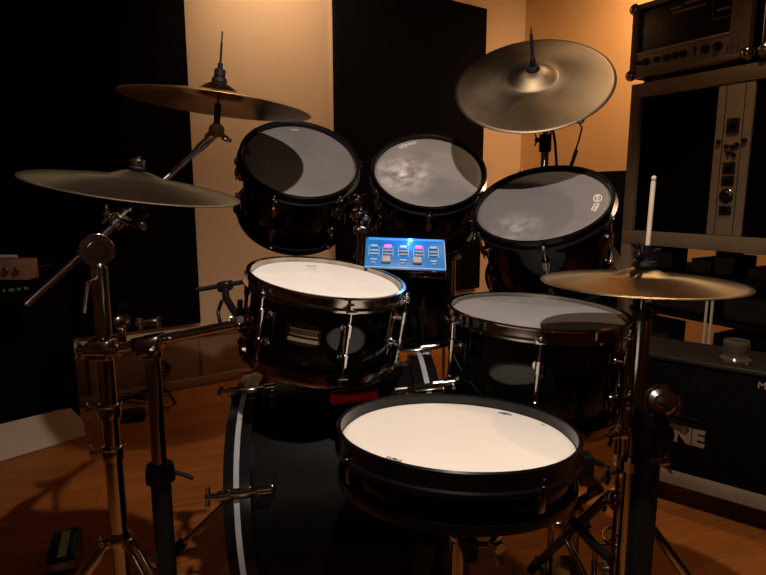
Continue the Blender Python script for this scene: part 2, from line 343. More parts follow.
def drum(name, label, c, n, rh, D, spin, nl, head, hoop, shell='lacquer', lug='tube', hstyle='flange', bottom_hoop=None, cat='drum', lugmat='chrome', rodmat='chrome', group=None):
    n = V(n).normalized(); root = thing(name, label, cat, V(c) - n*D, quat_n(n, spin), group)
    def bd(mb, nm, m, par=None, **k): return mb.build(nm, m, par or root, False, **k)
    rs = rh - .004
    bd(MB().lathe([(rs-.006, .002), (rs-.006, D-.003), (rs-.003, D-.001), (rs, D-.006), (rs, .006), (rs-.003, .001)], n=96, closed=True), 'shell', shell)
    # heads: film + collar
    for z, s, nm in ((D, 1, 'batter_head'), (0, -1, 'resonant_head')):
        bd(MB().lathe([(0, z), (rh*.5, z), (rh-.012, z), (rh-.006, z - s*.0008), (rh, z - s*.006), (rh+.0005, z - s*.010)], n=96), nm, head if s == 1 else 'dullblack')
        hb = MB().lathe(hoop_prof(rh, z, s, hstyle), n=96, closed=True)
        for i in range(nl if (s > 0 or hstyle != 'tall') else 0):
            a = 2*PI*i/nl; d = V((math.cos(a), math.sin(a), 0)); t = V((-d.y, d.x, 0))
            hb.box(d*(rh+(.013 if hstyle == 'flange' else .009)) + V((0, 0, z - s*.014)), (.016 if hstyle == 'flange' else .006, .020, .006), d, t, (0, 0, 1), .002)
        bd(hb, 'top_hoop' if s == 1 else 'bottom_hoop', (hoop if s == 1 else (bottom_hoop or hoop)))
    for i in range(nl):
        a = 2*PI*i/nl; d = V((math.cos(a), math.sin(a), 0)); t = V((-d.y, d.x, 0)); R = rh + .014
        lg = MB()
        if lug == 'tube':
            zt, zb = D*.72 if D > .13 else D*.66, D*.28 if D > .13 else D*.34
            lg.cyl(d*R + V((0, 0, zb)), d*R + V((0, 0, zt)), .0042, n=12)
            for zz in (zt-.006, zb+.006):
                lg.cyl(d*R + V((0, 0, zz-.013)), d*R + V((0, 0, zz+.013)), .0066, n=14)
                lg.cyl(d*(rs-.001) + V((0, 0, zz)), d*R + V((0, 0, zz)), .0058, n=12)
                lg.lathe([(0, 0), (.011, 0), (.010, .004), (0, .005)], d*(rs-.0015) + V((0, 0, zz)), d, 16)
        elif lug == 'block':
            for zz, s in ((D*.70, 1), (D*.30, -1)):
                if s < 0: bd(lg, 'lug', lugmat); lg = MB()
                lg.box(d*(rs+.006) + V((0, 0, zz)), (.016, .018, .030), d, t, (0, 0, 1), .004)
                lg.cyl(d*R + V((0, 0, zz)), d*R + V((0, 0, zz+s*.020)), .0058, n=12)
        else:
            lg.box(d*(rs+.007) + V((0, 0, D*.52)), (.014, .011, .026), d, t, (0, 0, 1), .0025)
            zt = zb = 0
        bd(lg, 'lug', lugmat)
        rd = MB(); z1 = D + .001
        zin = D*.62
        if hstyle == 'tall': R = rh + .010
        rd.cyl(d*R + V((0, 0, zin)), d*R + V((0, 0, z1-.008)), .0024, n=8)
        rd.cyl(d*R + V((0, 0, z1-.011)), d*R + V((0, 0, z1-.008)), .0062, n=12)
        rd.box(d*R + V((0, 0, z1-.004)), (.0062, .0062, .009), d, t, (0, 0, 1), .001)
        bd(rd, 'tension_rod', rodmat)
        if hstyle == 'tall': continue
        rd = MB(); rd.cyl(d*R + V((0, 0, .010)), d*R + V((0, 0, D*.38)), .0024, n=8)
        rd.cyl(d*R + V((0, 0, .006)), d*R + V((0, 0, .011)), .0062, n=12)
        rd.box(d*R + V((0, 0, .003)), (.0062, .0062, .008), d, t, (0, 0, 1), .001)
        bd(rd, 'tension_rod', rodmat)
    return root
def local_at(root, u, v, z):
    """where the ray of pixel (u,v) meets the drum's local plane at height z"""
    Mi = rootmat(root).inverted(); o = Mi @ CC; d = (Mi.to_3x3() @ (CF + (u-383)/FPX*CR - (v-287.5)/FPX*CU))
    return o + d*((z - o.z)/d.z)
def mark(root, D, name, u, v, m, size, kind='lines', head=None):
    """small printed mark on a head, reading along the rim"""
    p = local_at(root, u, v, D + .0006); rad = V((p.x, p.y, 0)).normalized(); X = V((rad.y, -rad.x, 0)); Y = rad; b = MB()
    if kind == 'oval':
        rr = V((p.x, p.y, 0)).length; a0 = math.atan2(p.y, p.x)
        def on(x, y): a = a0 - x/rr; return V((math.cos(a), math.sin(a), 0))*(rr+y) + V((0, 0, p.z))
        def ring(cx_, w_, h_, k=.78, n=20):
            for i in range(n):
                t0 = 2*PI*i/n; t1 = 2*PI*(i+1)/n; f = lambda t, q: on(cx_ + math.cos(t)*w_*q, math.sin(t)*h_*q)
                b.add([f(t0, 1), f(t1, 1), f(t1, k), f(t0, k)], [(0, 1, 2, 3)])
        ring(-size*.62, size*.52, size*.30)
        for k in range(4): x = -size*(.92-.2*k); b.add([on(x-size*.06, -size*.12), on(x+size*.06, -size*.12), on(x+size*.06, size*.12), on(x-size*.06, size*.12)], [(0, 1, 2, 3)])
        for k in range(6): x = size*(.08+.17*k); b.add([on(x-size*.06, -size*.02), on(x+size*.06, -size*.02), on(x+size*.06, size*.20), on(x-size*.06, size*.20)], [(0, 1, 2, 3)])
        b.add([on(size*.02, -size*.16), on(size*.95, -size*.16), on(size*.95, -size*.08), on(size*.02, -size*.08)], [(0, 1, 2, 3)])
    elif kind == 'lines':
        for k in range(4): b.box(p + X*(size*(k*.36-.5)), (size*.28, size*.14, .0003), X, Y); b.box(p + X*(size*(k*.36-.5)) - Y*size*.22, (size*.2, size*.07, .0003), X, Y)
    elif kind == 'ring':
        for i in range(16):
            t0 = PI*(-.1 + 1.3*i/16); t1 = PI*(-.1 + 1.3*(i+1)/16); f = lambda t, k: p + X*math.cos(t)*size*.6*k + Y*math.sin(t)*size*.45*k
            b.add([f(t0, 1), f(t1, 1), f(t1, .82), f(t0, .82)], [(0, 1, 2, 3)])
            b.add([f(t0, .62), f(t1, .62), f(t1, .45), f(t0, .45)], [(0, 1, 2, 3)])
        b.box(p - Y*size*.05, (size*.3, size*.22, .0003), X, Y)
    o = b.build(name, m, head, False, sharp=20); return o
def child(root, nm): return [c for c in root.children if c.name.startswith(nm)][0]

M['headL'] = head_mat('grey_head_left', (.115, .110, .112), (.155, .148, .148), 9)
M['headM'] = head_mat('grey_head_middle', (.165, .157, .157), (.24, .23, .225), 14, hi=(.75, .72, .70), hipos=(-.07, .02, .20), hirad=.10)
M['headR'] = head_mat('grey_head_right', (.135, .130, .135), (.168, .162, .166), 8, hi=(.42, .40, .38), hipos=(-.10, -.05, .20), hirad=.08)
M['headF'] = head_mat('grey_head_floor', (.21, .205, .22), (.25, .245, .26), 9)

tomL = drum('rack_tom', 'black rack tom with grey head, left one, half shaded by the cymbal above', V((-.223, 1.589, 1.14)), (.288, -.865, 1), .1524, .20, .3, 6, 'headL', 'hoopblack', lug='block', lugmat='nickel', rodmat='nickel')
tomM = drum('rack_tom', 'middle black rack tom whose grey head has a cloudy whitish worn patch', V((.132, 1.69, 1.114)), (.02, -.895, 1), .156, .20, .5, 6, 'headM', 'hoopblack', lug='block', lugmat='nickel', rodmat='nickel')
tomR = drum('rack_tom', 'black rack tom tilted under the big ride cymbal, beside the grey rack', V((.397, 1.455, 1.024)), (-.333, -.551, 1), .1625, .22, .26, 6, 'headR', 'hoopblack', lug='block', lugmat='nickel', rodmat='chrome')
pop = drum('side_snare_drum', 'small black side drum with bright white head and maker badge', V((-.114, 1.160, .877)), (.147, -.090, 1), .1524, .158, .90, 6, 'pop_head', 'nickel', lug='tube')
low = drum('floor_tom', 'black drum with smoky grey head in shadow of the gold cymbal', V((.323, 1.186, .803)), (.043, -.020, 1), .1778, .20, .314, 6, 'headF', 'nickel', lug='tube', lugmat='nickel')
snare = drum('snare_drum', 'shallow black snare drum with large white head, closest to the front', V((.114, .844, .681)), (.028, .082, 1), .1778, .067, .5, 4, 'white_head', 'hoopblack', lug='snare', hstyle='tall', lugmat='chrome', rodmat='hoopblack')
mark(tomL, .20, 'printed_mark', 294, 129.5, 'whiteprint', .016, 'lines', child(tomL, 'batter_head'))
mark(tomM, .20, 'printed_mark', 408, 144.5, 'whiteprint', .027, 'oval', child(tomM, 'batter_head'))
mark(tomR, .22, 'printed_mark', 597, 203, 'whiteprint', .034, 'oval', child(tomR, 'batter_head'))
mark(pop, .165, 'printed_mark', 311, 266, 'darkprint', .016, 'lines', child(pop, 'batter_head'))
mark(low, .20, 'printed_mark', 513, 300.5, 'whiteprint', .016, 'lines', child(low, 'batter_head'))
mark(snare, .067, 'printed_mark', 505, 414, 'darkprint', .020, 'ring', child(snare, 'batter_head'))
mark(snare, .067, 'printed_mark', 394, 459, 'darkprint', .020, 'ring', child(snare, 'batter_head'))
mark(snare, .067, 'printed_mark', 543, 425, 'darkprint', .006, 'lines', child(snare, 'batter_head'))

def shell_badge(root, u, v, w, h, rs, D):
    Mi = rootmat(root).inverted(); o = Mi @ CC; d = Mi.to_3x3() @ (CF + (u-383)/FPX*CR - (v-287.5)/FPX*CU)
    a = d.x**2+d.y**2; bb = 2*(o.x*d.x+o.y*d.y); cc = o.x**2+o.y**2-rs**2; t = (-bb - math.sqrt(bb*bb-4*a*cc))/2/a; p = o + d*t
    th0 = math.atan2(p.y, p.x)
    def pt(x, z, e=0): return V(((rs+e)*math.cos(th0 + x/rs), (rs+e)*math.sin(th0 + x/rs), p.z + z))
    def patch(x0, x1, z0f, z1f, e, n=10):
        b = MB(); vs = []; fs = []
        for i in range(n+1):
            x = x0 + (x1-x0)*i/n; vs += [pt(x, z0f(x), 0.0), pt(x, z0f(x), e), pt(x, z1f(x), e), pt(x, z1f(x), 0.0)]
        for i in range(n):
            for k in range(4): fs.append((i*4+k, (i+1)*4+k, (i+1)*4+(k+1) % 4, i*4+(k+1) % 4))
        fs += [(0, 1, 2, 3), (n*4+3, n*4+2, n*4+1, n*4)]
        return b.add(vs, fs)
    bow = lambda x: h*.5*(1 - .35*(abs(x)/(w/2))**2)
    bdg = patch(-w/2, w/2, lambda x: -bow(x), bow, .0014).build('badge', 'nickel', root, False, label='dark metal maker badge')
    patch(-w*.46, w*.46, lambda x: -bow(x)*.86, lambda x: bow(x)*.86, .0018).build('badge_field', 'knob', bdg, False)
    for z0, z1, c in ((.16, .24, .40), (-.05, .03, .40), (-.28, -.15, .42)):
        patch(-w*c, w*c, lambda x: h*z0, lambda x: h*z1, .0022).build('badge_line', 'panelgrey', bdg, False)
    x = -w*.36
    for k in range(9):
        patch(x, x + w*.055, lambda x: h*.055, lambda x: h*.13, .0022, 2).build('badge_letter', 'panelgrey', bdg, False); x += w*.083
shell_badge(pop, 303.5, 335, .068, .050, .1484, .165)

# ---- bass drum lying side-on
bc = V((-.072, 1.25, .372)); byaw = .035; bax = V((math.cos(byaw), math.sin(byaw), .12)).normalized(); BR = .29
br = thing('bass_drum', 'large black bass drum lying side-on with white-striped hoops behind the snare', 'drum', (bc.x, bc.y, .0))
hs = .193
MB().lathe([(BR-.022, -hs+.0), (BR-.015, -hs), (BR-.015, hs), (BR-.022, hs)], bc, bax, 96, True).build('shell', 'dullblack', br)
for s in (-1, 1):
    o = bc + bax*s*hs
    h = MB().lathe([(BR-.006, -.0265), (BR, -.0255), (BR+.001, 0), (BR, .0255), (BR-.006, .0265), (BR-.012, .0265), (BR-.012, -.0265)], o, bax, 96, True).build('hoop', 'hoopblack', br)
    MB().lathe([(BR+.0018, -.0052), (BR+.0018, .0052), (BR-.001, .0052), (BR-.001, -.0052)], o, bax, 96, True).build('inlay', 'inlay', h, label='white stripe let into the hoop')
    MB().lathe([(0, s*.010), (BR-.03, s*.010), (BR-.014, s*.004), (BR-.0125, s*-.004)], o, bax, 96).build('drum_head', 'dullblack', br)
    e1 = bax.cross(V((0, 0, 1))).normalized(); e2 = e1.cross(bax).normalized()
    for i in range(8):
        a = math.radians(31 + 45*i) if s < 0 else math.radians(19 + 45*i)
        d = e1*math.cos(a) + e2*math.sin(a); t = bax.cross(d); q = o + d*(BR + .0); R = .012; out = bax*s
        # claw hook over the hoop
        cl = MB(); cl.box(q + d*.007, (.058, .020, .004), out, t, d, .0015)
        cl.box(q + out*.0295 + d*-.004, (.006, .020, .026), out, t, d, .0015)
        cl.cyl(q + d*R + out*.010, q + d*R + out*.032, .0085, n=12)
        cl.build('claw', 'chrome', br)
        rod = MB(); rod.cyl(q + d*R - out*.062, q + d*R + out*.055, .0032, n=8)
        rod.cyl(q + d*R + out*.034, q + d*R + out*.055, .0058, n=12)
        rod.cyl(q + d*(R) + out*.050 - t*.017, q + d*R + out*.050 + t*.017, .0042, n=10) if i in (0, 7, 1) or s > 0 else None
        rod.build('tension_rod', 'chrome', br)
        lg = MB(); qq = o + d*(BR-.014) - out*.056
        lg.box(qq + d*.006, (.026, .018, .014), out, t, d, .003); lg.cyl(qq + d*.022 - out*.012, qq + d*.022 + out*.014, .0078, n=12); lg.cyl(qq, qq + d*.022, .006, n=10)
        lg.build('lug', 'chrome', br)
# spurs
for s, (u, v) in ((-1, (174, 551)), ):
    foot = Pz(u, v, .012); top = bc + bax*s*(hs-.05) + V((-.0, -.26, -.10)) 
    q_ = Py(222, 506, 1.50); top = foot + (q_-foot)*1.75
    d = (foot-top).normalized()
    sp = MB().cyl(top, foot, .0085, n=14).build('spur', 'steel', br)
    MB().cyl(foot - d*.045, foot - d*.0, .016, .013, n=16).build('rubber_foot', 'rubber', sp)
for (s, k) in ((-1, -1), (1, 1), (1, -1)):
    top = bc + bax*s*(hs-.06) + e1*(.19*k) + e2*-.21; foot = V((top.x + s*.10, top.y - .10*k*1.0, .0)) 
    foot = top + bax*s*.09 + e1*(.10*k); foot.z = .004
    if s == -1: foot = top + bax*-.09 + e1*-.12; foot.z = .004
    d = (foot-top).normalized()
    sp = MB().cyl(top, foot, .0085, n=14).build('spur', 'steel', br)
    MB().cyl(foot - d*.04, foot, .014, .011, n=16).build('rubber_foot', 'rubber', sp)
# red thing on top of the bass drum
top = Py(354, 396, 1.31); e = 1.0
ny = Py(354, 396, 1.27)
def on_bass(u, v, lift=0):
    o = CC; d = CF + (u-383)/FPX*CR - (v-287.5)/FPX*CU
    oo = o - bc; dp = d - bax*d.dot(bax); op = oo - bax*oo.dot(bax); r = BR-.015+lift
    a = dp.dot(dp); b_ = 2*dp.dot(op); c_ = op.dot(op)-r*r; t = (-b_-math.sqrt(b_*b_-4*a*c_))/2/a; p = o + d*t
    nn = (p-bc) - bax*(p-bc).dot(bax); return p, nn.normalized()
p1, n1 = on_bass(354, 395.5, .010)
rt = thing('red_folding_tool', 'small red plastic folding tool resting on top of the bass drum', 'tool', p1 - n1*.010)
fw = bax.cross(n1) 
MB().box(p1, (.100, .030, .018), bax, fw, n1, .006).build('handle', 'red', rt)
c = MB(); c.cyl(p1 + bax*.018 + n1*.006, p1 + bax*.018 + n1*.0105, .005, n=14).build('rivet', 'knob', rt)

# ---- dark floor tom behind, on legs
ft = drum('floor_tom', 'black floor tom on legs far behind the blue sound module', V((.088, 2.02, .845)), (0, 0, 1), .172, .30, .2, 6, 'dullblack', 'hoopblack', lug='block', lugmat='blackmetal', rodmat='blackmetal')
for a in (-78, 42, 162):
    d = V((math.cos(math.radians(a)), math.sin(math.radians(a)), 0)); q = V((.088, 2.02, 0)) + d*.196
    lg = MB().tube([q + V((0, 0, .72)), q + V((0, 0, .16)), q + d*.04 + V((0, 0, .08)), q + d*.045 + V((0, 0, .02))], .006).build('leg', 'steel', ft)
    MB().cyl(q + d*.045 + V((0, 0, .0)), q + d*.045 + V((0, 0, .03)), .014, n=14).build('rubber_foot', 'rubber', lg)
    MB().box(q + V((0, 0, .66)) - d*.008, (.03, .03, .05), d, d.cross(V((0, 0, 1))), (0, 0, 1), .005).build('leg_bracket', 'blackmetal', ft)

# ---------------------------------------------------------------- cymbals
def cymbal(label, c, n, r, m, bell=.055, hb=.030, bow=.022, hole=.006, group=None, curl=0, name='cymbal'):
    n = V(n).normalized(); root = thing(name, label, 'cymbal', V(c), quat_n(n), group)
    # profile measured from the rim plane
    def z(x):
        if x > bell*1.12: k = (x-bell)/(r-bell); return bow*(1 - k**1.35) 
        k = x/(bell*1.12); return z(bell*1.13) + hb*.62*(1-k*k)**1.35
    xs = [hole, bell*.25, bell*.5, bell*.65, bell*.8, bell*.9, bell*.98, bell*1.05, bell*1.12] + [bell + (r-bell)*i/14 for i in range(3, 15) if bell + (r-bell)*i/14 > bell*1.14]
    up = [(x, z(x)) for x in xs]; th = .0016
    pr = up + [(r+.0003, -th*.4)] + [(x, zz-th) for x, zz in reversed(up)]
    MB().lathe(pr, n=128, closed=True).build('bow', m, root, False, sharp=60)
    return root, bow + hb*.62
cT = CC + 1.08*(V((-.357, 1.291, 1.238)) - CC)
cymT, hT = cymbal('crash cymbal at top left, seen from below on the boom arm', cT, (.105, .012, 1), .2165, 'golden', .052, .046, .026)
cL = P(136, 187, .94)
cymL, hL = cymbal('small dark cymbal at far left seen nearly edge-on below the crash', cL, (.170, -.072, 1), .167, 'aged', .046, .022, .014)
cR = CC + .88*(V((.437, 1.751, 1.368)) - CC); nR = V((-.292, -.922, 1)).normalized()
cymR, hR = cymbal('large dull bronze ride cymbal steeply tilted at upper right', cR, nR, .2005, 'aged', .058, .044, .014)
cH = V((.447, .985, .898))
cymH, hH = cymbal('gold hi-hat cymbal lying flat at right under a pale rod', cH, (.004, .000, 1), .168, 'bronze', .046, .022, .013)

# ---------------------------------------------------------------- stand builder
def tripod(root, x, y, hub, feet, m='chrome', r=.0075, braces=True, low=.10, double=True, zfoot=.012, rpole=.0135):
    """legs from the hub collar down to feet; braces from a lower collar"""
    hubc = V((x, y, hub)); lowc = V((x, y, low))
    for f in feet:
        f = V((f[0], f[1], zfoot)); h = V((f.x-x, f.y-y, 0)).normalized(); a = hubc + h*.028; sd = V((-h.y, h.x, 0)); b = MB()
        d = (f-a).normalized(); up = sd.cross(d)
        if double:
            for s in (-1, 1): b.box((a+f)/2 + sd*s*.0085, ((f-a).length, .004, .015), d, sd, up, .001)
            b.box(a*.15 + f*.85, (.02, .018, .010), d, sd, up, .002)
        else: b.tube([a, f], r)
        b.cyl(a - sd*.015, a + sd*.015, .004, n=10)
        lg = b.build('leg', m, root)
        MB().cyl(f - d*.035, f + d*.006, .014, .012, n=16).build('rubber_foot', 'rubber', lg)
        if braces:
            mid = a*.48 + f*.52; l0 = lowc + h*.022; b = MB(); dd = (mid-l0).normalized()
            for s in (-1, 1): b.box((mid+l0)/2 + sd*s*.005, ((mid-l0).length, .003, .010), dd, sd, sd.cross(dd), .0008)
            b.cyl(mid - sd*.014, mid + sd*.014, .0035, n=10)
            b.build('brace', m, root)
    b = MB(); b.lathe([(rpole, -.02), (.021, -.018), (.024, -.004), (.024, .008), (.019, .022), (rpole, .024)], hubc, (0, 0, 1), 24)
    for f in feet:
        h = V((f[0]-x, f[1]-y, 0)).normalized(); b.box(hubc + h*.024, (.022, .014, .020), h, V((-h.y, h.x, 0)), (0, 0, 1), .003)
    b.wing(hubc + V((-.032, -.012, 0)), (-1, -.4, 0), (0, 0, 1)); b.build('hub', m, root)
    if braces: MB().lathe([(rpole, -.012), (.019, -.01), (.021, 0), (.019, .01), (rpole, .012)], lowc, (0, 0, 1), 24).build('brace_collar', m, root)

# ---- left boom cymbal stand
tp = P(97, 250, 1.17); X1, Y1 = tp.x, tp.y
st = thing('boom_cymbal_stand', 'chrome boom cymbal stand at left carrying the two left cymbals', 'stand', (X1, Y1, 0))
zc = Py(108, 452, Y1).z; hub = Py(118, 540, Y1).z
b = MB(); b.cyl((X1, Y1, .03), (X1, Y1, zc), .0185, n=24); b.build('lower_tube', 'chrome', st)
b = MB(); b.cyl((X1, Y1, zc-.02), (X1, Y1, .72), .0165, n=24); b.build('middle_tube', 'chrome', st)
b = MB(); b.cyl((X1, Y1, .70), (X1, Y1, tp.z-.03), .0130, n=20); b.build('upper_tube', 'chrome', st)
for z in (zc, Py(104, 410, Y1).z):
    MB().lathe([(.0165, -.016), (.022, -.014), (.023, 0), (.0215, .012), (.0165, .014)], (X1, Y1, z), (0, 0, 1), 24).torus((X1, Y1, z+.012), .0225, .003).cyl((X1-.036, Y1-.006, z), (X1-.016, Y1-.002, z), .005, n=12).wing((X1-.038, Y1-.006, z), (-1, 0, 0), (0, 0, 1), 1).build('height_collar', 'chrome', st)
# memory sleeve under the tilter
z0 = Py(100, 335, Y1).z
MB().cyl((X1, Y1, z0), (X1, Y1, tp.z-.055), .0165, n=20).cyl((X1, Y1, tp.z-.06), (X1, Y1, tp.z-.035), .017, n=20).build('top_sleeve', 'steel', st)
b = MB(); h0 = P(88, 283, 1.12); b.ball(h0, .0055); b.tube([h0, P(86, 298, 1.12), P(84, 313, 1.12)], .0042); b.cyl(h0, (X1, Y1, h0.z), .004); b.build('tilt_lever', 'steel', st)
# boom tilter disc facing the camera
tl = thing_ax = (CC - tp).normalized(); tl.z = 0; tl.normalize()
b = MB(); b.lathe([(0, -.014), (.030, -.014), (.033, -.011), (.033, -.003), (.029, -.001), (.029, .001), (.033, .003), (.033, .009), (.0305, .012), (.0225, .012), (.0215, .007), (.0185, .007), (.0175, .016), (.0165, .018), (.009, .018), (.0085, .014), (0, .014)], tp, tl, 40)
for i in range(24):
    a = 2*PI*i/24; e = V((tl.y, -tl.x, 0)); d = e*math.cos(a) + V((0, 0, 1))*math.sin(a); b.box(tp + d*.0315, (.004, .0035, .014), d, d.cross(tl), tl, .0008)
b.box(tp + V((0, 0, -.038)), (.026, .022, .03), (1, 0, 0), (0, 1, 0), (0, 0, 1), .006)
b.build('boom_tilter', 'steel', st)
b = MB(); b.lathe([(0, .013), (.006, .013), (.006, .021), (0, .021)], tp, tl, 6); b.build('bolt', 'chrome', st)
am = tp - tl*.030                                    # arm passes just behind the tilter
a0 = P(25, 305, 1.155); a1 = P(215, 134, 1.35)
b = MB(); b.cyl(a0, a1, .0070, n=16); b.build('boom_arm', 'steel', st)
b = MB(); d = (a1-a0).normalized(); k = (tp-a0).dot(d); q = a0 + d*k; b.cyl(q - d*.026, q + d*.026, .013, n=20); b.cyl(q, tp, .012); b.build('arm_clamp', 'steel', st)
# tilter at the arm's upper end
b = MB(); q = V((cT.x + .002, a1.y, a1.z)); q = a1 + V((.004, 0, .004))
b.lathe([(0, -.014), (.014, -.014), (.017, -.008), (.015, 0), (.017, .008), (.014, .014), (0, .014)], q + V((0, 0, .004)), tl, 24)
b.cyl(a1 - d*.055, a1, .0095, n=16)
b.box(q + V((-.012, 0, -.006)), (.03, .014, .02), (.8, 0, .6), (0, 1, 0), (-.6, 0, .8), .004)
nT = V((.105, .012, 1)).normalized(); rb = cT - nT*.052
b.cyl(q + V((0, 0, .012)), rb, .0068, n=16); b.wing(q + V((.022, -.012, -.014)), (1, -.2, -.6), (0, 1, 0), 1)
b.build('cymbal_tilter', 'steel', st)
MB().cyl(rb, cT + nT*.004, .0075, n=16).build('rod_sleeve', 'rubber', st)
MB().cyl(cT + nT*.0, cT + nT*.14, .0028, n=10).cyl(cT + nT*.1, cT + nT*.165, .0018, n=10).build('threaded_rod', 'knob', st)
zt = hT
MB().cyl(cT + nT*(zt-.004), cT + nT*(zt+.008), .018, .016, n=24).build('felt_washer', 'rubber', st)
MB().cyl(cT + nT*(zt+.008), cT + nT*(zt+.026), .0135, n=8, ch=.002).cyl(cT + nT*(zt+.026), cT + nT*(zt+.040), .006, n=12).build('wing_nut', 'rubber', st)
# side arm carrying the small cymbal
q = a0 + d*((P(124, 217, 1.2)-a0).dot(d)); e = cL - V((0, 0, .045))
b = MB(); b.cyl(q - d*.022, q + d*.022, .015, n=18); b.torus(q, .0165, .004, d); b.wing(q + V((-.022, -.006, .008)), (-1, 0, .3), (0, 0, 1), 1.1)
b.build('boom_clamp', 'steel', st)
b = MB(); b.tube([q, q*.6 + V((e.x, e.y, e.z-.02))*.4, V((e.x, e.y+.02, e.z-.022)), V((e.x, e.y, e.z-.012)), e], .0055); b.build('side_arm', 'steel', st)
nL = V((.170, -.072, 1)).normalized()
MB().cyl(e - V((0, 0, .012)), cL + nL*.006, .010, .009, n=18).torus(e, .013, .005).build('cymbal_sleeve', 'rubber', st)
MB().cyl(cL, cL + nL*(hL+.022), .0032, n=10).build('threaded_rod', 'chrome', st)
MB().cyl(cL + nL*(hL+.001), cL + nL*(hL+.006), .013, n=20).build('felt_washer', 'rubber', st)
MB().cyl(cL + nL*(hL+.006), cL + nL*(hL+.018), .0115, n=18, ch=.002).build('top_nut', 'steel', st)
f1 = Pz(60, 640, 0); f2 = V((X1+.20, Y1-.20, 0)); f3 = V((X1+.02, Y1+.27, 0))
tripod(st, X1, Y1, hub, [(X1-.22, Y1-.16), (X1+.24, Y1-.13), (X1-.01, Y1+.26)], double=True, low=.07, rpole=.0185)

# ---- drum rack post with cross tube carrying the white-headed drum
q = P(152, 350, 1.17); X2, Y2 = q.x, q.y
rk = thing('drum_support_post', 'chrome post on a thick black leg with a cross tube, right of the boom stand', 'stand', (X2, Y2, 0))
zb = Py(160, 472, Y2).z; zt = Py(152, 348, Y2).z
MB().cyl((X2, Y2, .012), (X2, Y2, zb), .0205, n=28).build('base_tube', 'rubber', rk)
MB().cyl((X2, Y2, zb-.015), (X2, Y2, zt), .0155, n=24).build('post', 'steel', rk)
MB().lathe([(.0155, .022), (.026, .018), (.029, .008), (.030, -.018), (.021, -.022)], (X2, Y2, zb), (0, 0, 1), 32).tube([(X2+.03, Y2-.01, zb+.006), (X2+.055, Y2-.015, zb+.002), (X2+.075, Y2-.02, zb-.004)], .0045).build('collar', 'rubber', rk, label='black rubber collar with lever')
for i, (dx, dy) in enumerate(((.2, -.16), (-.17, -.19), (.0, .25))):
    b = MB().tube([(X2+dx*.1, Y2+dy*.1, .10), (X2+dx, Y2+dy, .014)], .011).build('leg', 'rubber', rk)
    MB().cyl((X2+dx*.93, Y2+dy*.93, .0), (X2+dx*1.0, Y2+dy*1.0, .028), .014, n=14).build('rubber_foot', 'rubber', b)
t0 = P(100, 352, 1.17); t0 = V((X1+.02, Y1-.018, t0.z)); t1 = P(243, 323.5, 1.185)
b = MB(); b.cyl(t0, t1, .0112, n=20); b.build('cross_tube', 'chrome', rk)
dd = (t1-t0).normalized()
k1 = t0 + dd*((P(136, 344, 1.17)-t0).dot(dd)); MB().cyl(k1 - dd*.014, k1 + dd*.014, .0145, n=20).build('black_sleeve', 'rubber', rk)
# clamp on stand pole
cz = V((X1, Y1, t0.z))
b = MB(); b.box(cz + V((0, -.006, 0)), (.048, .052, .044), (1, 0, 0), (0, 1, 0), (0, 0, 1), .006); b.cyl(cz + V((-.03, -.02, 0)), cz + V((.04, -.02, 0)), .0155, n=18)
b.wing(cz + V((-.036, -.02, .0)), (-1, 0, 0), (0, 0, 1), 1.3); b.cyl(cz + V((0, -.034, .008)), cz + V((0, -.044, .008)), .007, n=6); b.cyl(cz + V((.016, -.034, -.01)), cz + V((.016, -.044, -.01)), .006, n=6)
b.build('pole_clamp', 'steel', rk)
pz = V((X2, Y2, zt))
b = MB(); b.box(pz + V((0, -.004, .008)), (.050, .044, .038), dd, (0, 1, 0), (0, 0, 1), .007); b.cyl(pz + V((0, 0, -.02)), pz + V((0, 0, -.002)), .021, n=20)
b.box(P(150, 322, 1.165), (.034, .014, .014), (1, 0, .05), (0, 1, 0), (0, 0, 1), .004); b.cyl(P(141, 330, 1.165), P(141, 318, 1.165), .005); b.cyl(P(158, 328, 1.165), P(158, 316, 1.165), .005); b.cyl(P(136, 322, 1.165), P(140, 322, 1.165), .008)
b.cyl(pz + V((.012, -.028, 0)), pz + V((.012, -.04, 0)), .007, n=6)
b.build('tube_clamp', 'steel', rk)
# round clamp knob above the tube
kk = P(122, 322, 1.165); b = MB(); b.lathe([(0, -.006), (.013, -.006), (.0165, -.003), (.0165, .004), (.012, .007), (0, .007)], kk, tl, 24); b.box(P(122, 335, 1.165), (.014, .014, .03), bev=.003); b.build('round_clamp', 'steel', rk)
MB().ball(P(123, 307, 1.165), .0095).cyl(P(123, 314, 1.165), P(123, 307, 1.165), .006).build('black_knob', 'rubber', rk)
# bracket at the drum end with short black boom
e = t1
b = MB(); b.cyl(e - dd*.012, e + dd*.012, .018, n=20); b.ball(e + V((-.004, -.006, 0)), .014); b.cyl(e, P(252, 318, 1.19), .009); b.box(P(252, 314, 1.195), (.016, .02, .034), bev=.004); b.wing(e + V((.002, -.02, .012)), (0, -1, .3), (1, 0, 0), 1.2)
b.build('drum_bracket', 'chrome', rk)
b = MB(); b.cyl(P(196, 290, 1.26), P(246, 281.5, 1.26), .0052, n=12); b.build('black_boom', 'rubber', rk)
b = MB(); q = P(225, 286, 1.25); b.box(q, (.030, .026, .022), (1, 0, .2), (0, 1, 0), (-.2, 0, 1), .004); b.tube([q, P(226, 298, 1.23), P(232, 308, 1.21), t1], .008); b.tube([P(222, 300, 1.23), P(218, 312, 1.23), P(220, 322, 1.2)], .004); b.cyl(P(240, 300, 1.215), P(240, 318, 1.2), .006); b.build('boom_clamp', 'blackmetal', rk)

